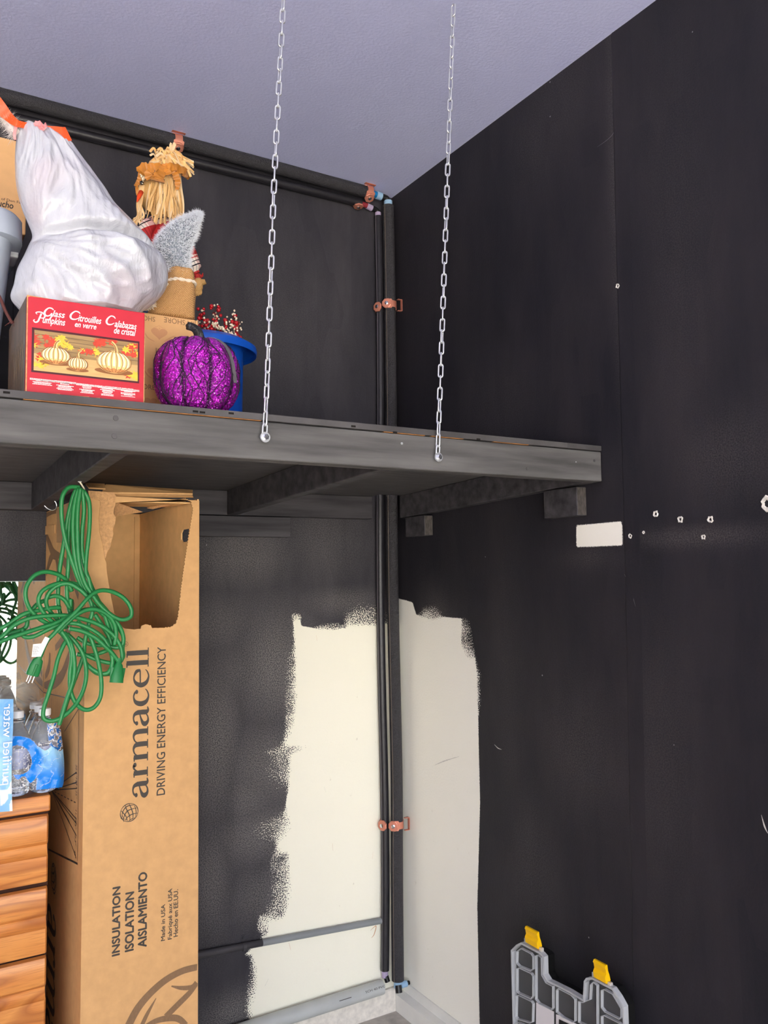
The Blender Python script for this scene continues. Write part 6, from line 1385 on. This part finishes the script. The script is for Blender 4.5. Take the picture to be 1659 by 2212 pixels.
# hat crown of raffia, bow, hair
mb = MB(); ht = [(372, 347, 33), (355, 352, 30), (340, 360, 22), (328, 366, 13), (318, 372, 6)]
mb.loft([[Q(x, y, .004) + Vector((math.cos(2 * PI * j / 20) * r_ * qk, math.sin(2 * PI * j / 20) * r_ * qk * .8, 0)) for j in range(20)] for y, x, r_ in ht]); obj('hat_crown', mb, 'raffia', scare, smooth=True)
mb = MB()
def strand(mb, pts, w_, rb):
    q = catmull([tuple(p) for p in pts], 4); sd_ = []; ph = rb.uniform(0, 6); tw = rb.uniform(.5, 2.5)
    for i in range(len(q)):
        tn = (Vector(q[min(i + 1, len(q) - 1)]) - Vector(q[max(i - 1, 0)])).normalized(); a = tn.cross(Vector((.2, 1, .1))).normalized(); b = tn.cross(a); g = ph * .1 + tw * .5 * math.sin(ph + i * .25); sd_.append(a * math.cos(g) + b * math.sin(g))
    strip3d(mb, [Vector(p) for p in q], w_, sd_, th=.0005)
rb = random.Random(31); mbp = MB()
for i in range(64):      # long hair down the head
    x0 = rb.choice([rb.uniform(328, 388), rb.uniform(358, 390)]); dpt = -.036 + .04 * abs((x0 - 350) / 40) ** 2 - rb.uniform(0, .012)
    x1 = x0 + rb.uniform(-18, 10) + (6 if x0 > 360 else -6); ln = rb.uniform(70, 115) if x0 < 345 else rb.uniform(85, 120)
    y0 = rb.uniform(366, 380)
    pts = [Q(x0, y0, dpt), Q(x0 + (x1 - x0) * .3 + rb.uniform(-4, 4), y0 + ln * .35, dpt - .006), Q(x0 + (x1 - x0) * .7 + rb.uniform(-5, 5), y0 + ln * .7, dpt - .004), Q(x1, min(y0 + ln, 484), dpt - .002 + rb.uniform(-.008, .008))]
    strand(mb if rb.random() < .7 else mbp, pts, rb.uniform(.0028, .0065), rb)
for i in range(16):      # lock at the left
    x0 = rb.uniform(296, 306); pts = [Q(x0 + 6, 400, -.02), Q(x0, 440, -.026), Q(x0 + rb.uniform(-6, 8), 465, -.028), Q(x0 + rb.uniform(-16, 6), rb.uniform(472, 494), -.024)]; strand(mb if i % 2 else mbp, pts, rb.uniform(.003, .006), rb)
for i in range(80):      # hat fringe
    a = rb.uniform(-.2, PI + .2); rx_ = rb.uniform(24, 36); st_ = (350 + 10 * math.cos(a), 352 - 8 * math.sin(a)); right = rb.random() < .5
    if right: e_ = (rb.uniform(380, 420), rb.uniform(345, 382)); m_ = (rb.uniform(372, 392), rb.uniform(328, 345)); st_ = (rb.uniform(362, 378), rb.uniform(322, 336))
    else: e_ = (rb.uniform(313, 372), rb.uniform(320, 348) if rb.random() < .6 else rb.uniform(340, 360)); m_ = ((st_[0] + e_[0]) / 2, min(st_[1], e_[1]) - rb.uniform(0, 8))
    d_ = rb.uniform(-.04, .01); strand(mb if rb.random() < .6 else mbp, [Q(*st_, d_ * .5), Q(*m_, d_), Q(*e_, d_ - .006)], rb.uniform(.004, .0075), rb)
for i in range(10): strand(mbp, [Q(356 + i, 345, -.02), Q(366 + i * .6, 330, -.022), Q(368 + i * 1.2, rb.uniform(307, 318), -.02)], .006, rb)
obj('raffia_hair', mb, 'raffia', scare, kind='stuff'); obj('pale_raffia_hair', mbp, 'raffia_pale', scare, kind='stuff')
mb = MB()                 # satin bow and its drapes
def drape(pts, ws):
    q = catmull([tuple(Q(*p)) for p in pts], 5); w2 = catmull([(w_ * qk * 1.2, 0) for w_ in ws], 5); sd_ = []
    for i in range(len(q)):
        tn = (Vector(q[min(i + 1, len(q) - 1)]) - Vector(q[max(i - 1, 0)])).normalized(); s_ = tn.cross(Vector((.25, 1, .25))).normalized(); b_ = tn.cross(s_); g = .75 * math.sin(i * 1.3); sd_.append(s_ * math.cos(g) + b_ * math.sin(g))
    strip3d(mb, [Vector(p) for p in q], [w_[0] for w_ in w2], sd_, th=.0008)
drape([(354, 356, -.062), (340, 360, -.07), (325, 363, -.066), (309, 366, -.056), (304, 374, -.046)], [5, 14, 20, 24, 16]); drape([(354, 357, -.064), (366, 359, -.07), (382, 363, -.062), (396, 370, -.05), (404, 378, -.03), (402, 384, -.02)], [5, 14, 15, 16, 16, 10])
drape([(354, 357, -.066), (348, 370, -.074), (342, 384, -.074), (340, 391, -.072)], [5, 16, 24, 28]); drape([(356, 358, -.066), (360, 368, -.074), (363, 378, -.074)], [5, 12, 17]); drape([(330, 364, -.07), (322, 376, -.066), (326, 386, -.064)], [10, 18, 22])
drape([(372, 366, -.06), (380, 380, -.056), (384, 395, -.05), (382, 410, -.044)], [16, 14, 12, 6]); drape([(306, 370, -.046), (302, 386, -.036), (296, 398, -.03), (292, 402, -.03)], [12, 10, 8, 6]); drape([(294, 398, -.026), (296, 410, -.026), (296, 422, -.024)], [6, 6, 3])
mb.ball(Q(354, 357, -.068), .006, sc=(1.2, .8, .8)); obj('satin_bow', mb, 'bow', scare, smooth=True, angle=60, label='golden brown satin bow on the hat')
# body
mb = MB(); bd = [(640, 350, 52), (600, 350, 52), (560, 348, 48), (520, 346, 44), (490, 345, 36), (474, 345, 24), (466, 345, 13)]
mb.loft([[Q(x, y) + Vector((math.cos(2 * PI * j / 26) * r_ * qk, math.sin(2 * PI * j / 26) * r_ * qk * .62, 0)) for j in range(26)] for y, x, r_ in bd]); obj('shirt', mb, 'plaid', scare, smooth=True)
mb = MB(); ap = [(372, 486, -.022), (388, 512, -.026), (402, 545, -.03), (414, 575, -.034), (424, 592, -.036)]
q = catmull([tuple(Q(*p)) for p in ap], 5); mb.tube(q, [.030 - .010 * abs(i / (len(q) - 1) - .55) * 1.2 - (.012 if i > len(q) - 4 else 0) for i in range(len(q))], 16); obj('sleeve', mb, 'plaid', scare, smooth=True)
mb = MB(); ap = [(322, 484, -.022), (312, 505, -.03), (312, 540, -.034), (318, 570, -.036)]; mb.tube(catmull([tuple(Q(*p)) for p in ap], 5), .022, 16); obj('sleeve', mb, 'plaid', scare, smooth=True)
mb = MB(); wr = Q(428, 597, -.038)
for i in range(9): a = 2 * PI * i / 9; strip3d(mb, [wr, wr + Vector((math.cos(a) * .008 + .004, math.sin(a) * .008, .002)), wr + Vector((math.cos(a) * .014 + .002, math.sin(a) * .012, -.010 if i % 2 else .008))], .008, (0, .4, 1))
mb.ball(wr, .0105, sc=(1.1, 1, .8)); obj('tied_cuff', mb, 'plaid', scare, label='gathered plaid cuff')
# mitten hand with thumb and short fingers
mb = MB(); hb = Q(427, 606, -.038); mb.tube([hb + Vector((0, 0, .006)), hb + Vector((.002, 0, -.006)), hb + Vector((.002, 0, -.022)), hb + Vector((-.002, 0, -.038))], [.009, .0135, .0135, .009], 14)
mb.tube([hb + Vector((.006, -.002, -.002)), hb + Vector((.016, -.004, -.002)), hb + Vector((.020, -.004, -.010))], [.007, .0085, .0065], 10)
for k in range(4): o_ = (k - 1.5) * .0058; mb.tube([hb + Vector((o_, -.004, -.030)), hb + Vector((o_ * 1.05 - .001, -.006, -.042 + abs(k - 1.3) * .002)), hb + Vector((o_ - .002, -.003, -.051 + abs(k - 1.3) * .004))], [.0042, .004, .0025], 8)
obj('hand', mb, 'doll_skin', scare, smooth=True)
mb = MB(); zb = Q(345, 560).z; mb.lathe((Q(346, 560).x, QY, 0), [(.045, 2.36), (.062, 2.38), (.072, 2.46), (.066, zb - .02)], 24, sy=.72); obj('overall_waist', mb, 'denim', scare, smooth=True)
for sg in (-1, 1):
    mb = MB(); x = Q(346, 560).x + sg * .034; mb.tube([(x, QY, 2.40), (x + sg * .004, QY, 2.20), (x + sg * .006, QY, dz(QY) + .032)], [.036, .032, .028], 14); mb.tube([(x + sg * .006, QY + .01, dz(QY) + .021), (x + sg * .006, QY - .045, dz(QY) + .021)], .0175, 12); obj('leg', mb, 'denim', scare, smooth=True)
mb = MB(); drp = catmull([tuple(Q(308, 492, -.032)), tuple(Q(304, 510, -.046)), tuple(Q(308, 540, -.05))], 4); strip3d(mb, [Vector(p) for p in drp], .030, (1, -.4, 0)); obj('overall_strap', mb, 'denim', scare, smooth=True)

# ------------------------------------------------------------------ grey tote, tan shipping carton, dark crate
def rrect(cx_, cy_, hx, hy, r_, z, n=6):
    out_ = []
    for (sx__, sy__, a0) in ((1, 1, 0), (-1, 1, 90), (-1, -1, 180), (1, -1, 270)):
        for i in range(n + 1): a = math.radians(a0 + 90 * i / n); out_.append(Vector((cx_ + sx__ * (hx - r_) + r_ * math.cos(a), cy_ + sy__ * (hy - r_) + r_ * math.sin(a), z)))
    return out_
OY0 = -.86; xr_top = P(39, 520, y=-.74).x; xr_bod = P(21, 560, y=-.74).x; xr_bot = P(4, 730, y=-.74).x; tcx, tcy = -1.78, -.72
zr1, zr0 = P(20, 450, y=-.86).z, P(39, 556, y=-.74).z; zr1 = min(zr1, 2.535)
tote = thing('grey_storage_tote', (tcx, tcy, dz(tcy)), 'grey plastic storage tote at the left end of the shelf, cut by the frame', 'storage tote')
mb = MB(); hb_ = xr_bod - tcx; zb0 = dz(OY0) + .003
mb.loft([rrect(tcx, tcy, hb_ - .045, .12, .05, zb0), rrect(tcx, tcy, hb_ - .04, .125, .05, zb0 + .006), rrect(tcx, tcy, hb_, .145, .06, zr1 - .02)]); obj('tote_body', mb, 'tote', tote, smooth=True, angle=40)
ho = xr_top - tcx; mb = MB()
mb.loft([rrect(tcx, tcy, ho - .006, .150, .06, zr0), rrect(tcx, tcy, ho, .156, .065, zr0 + .002), rrect(tcx, tcy, ho - .001, .155, .065, zr1 - .014), rrect(tcx, tcy, ho - .010, .146, .06, zr1 - .002), rrect(tcx, tcy, ho - .026, .130, .05, zr1)], caps=True); obj('rim_skirt', mb, 'tote', tote, smooth=True, angle=40)
mb = MB(); mb.bevbox((ho + tcx - .03, tcy - .05, zr0 - .012), (ho + tcx - .002, tcy + .02, zr0 + .004), .004); obj('rim_rib', mb, 'tote_clip', tote)
EY = -.50; ex1 = P(57, 420, y=EY).x; ez0, ez1 = P(57, 508, y=EY).z, P(20, 300, y=EY).z
crate = thing('dark_storage_crate', (-1.72, -.36, dz(-.36)), 'dark storage crate under the tan shipping carton, mostly hidden behind the white bag', 'crate')
mb = MB(); mb.bevbox((-1.95, EY + .02, dz(EY) + .002), (ex1 - .02, -.20, ez0 - .012), .006); obj('crate_body', mb, 'black_plastic', crate); mb = MB(); mb.bevbox((-1.96, EY + .01, ez0 - .0118), (ex1 - .012, -.19, ez0 - .001), .004); obj('crate_lid', mb, 'black_plastic', crate)
ship = thing('tan_shipping_carton', (-1.7, -.37, ez0), 'tan shipping carton with brown script lettering behind the grey tote', 'carton')
mb = MB(); mb.bevbox((-1.95, EY, ez0), (ex1, -.22, ez1), .003); obj('carton_body', mb, 'card_tan', ship)
mb = MB()
def shp(s, px0, px1, py, capx, **k):
    a, b_ = P(px0, py, y=EY), P(px1, py, y=EY); put_text(mb, s, lambda u, v: Vector((a.x + u, EY - .0006, a.z + v)), 0, 0, b_.x - a.x, capx / pxsize(EY, -1.55), **k)
shp('Gaucho', -24, 29, 441, 15, shear=.2, bold=.02); shp('Folklore of Don Fa', -36, 45, 424, 6)
obj('printed_lettering', mb, 'ink', ship, kind='stuff')
t = thing('maroon_strap', P(2, 660, y=-1.02), 'thin maroon strap hanging beside the grey tote, at the left of the red carton', 'strap')
mb = MB(); mb.tube(catmull([tuple(P(*p, y=-.92)) for p in ((-4, 636), (4, 652), (12, 672), (22, 690), (27, 699))], 4), .0035, 8); obj('strap_cord', mb, 'strap', t, smooth=True)
mb = MB()
for i in range(7): e = P(24 + i * .8, 694, y=-.92); mb.tube([e, e + Vector((-.012 + .005 * i, -.002 * i, -.012 + .004 * (i % 3)))], .0008, 4)
obj('frayed_end', mb, 'strap', t)

for o in list(COL.objects):
    if o.type == 'EMPTY' and not o.children: bpy.data.objects.remove(o)
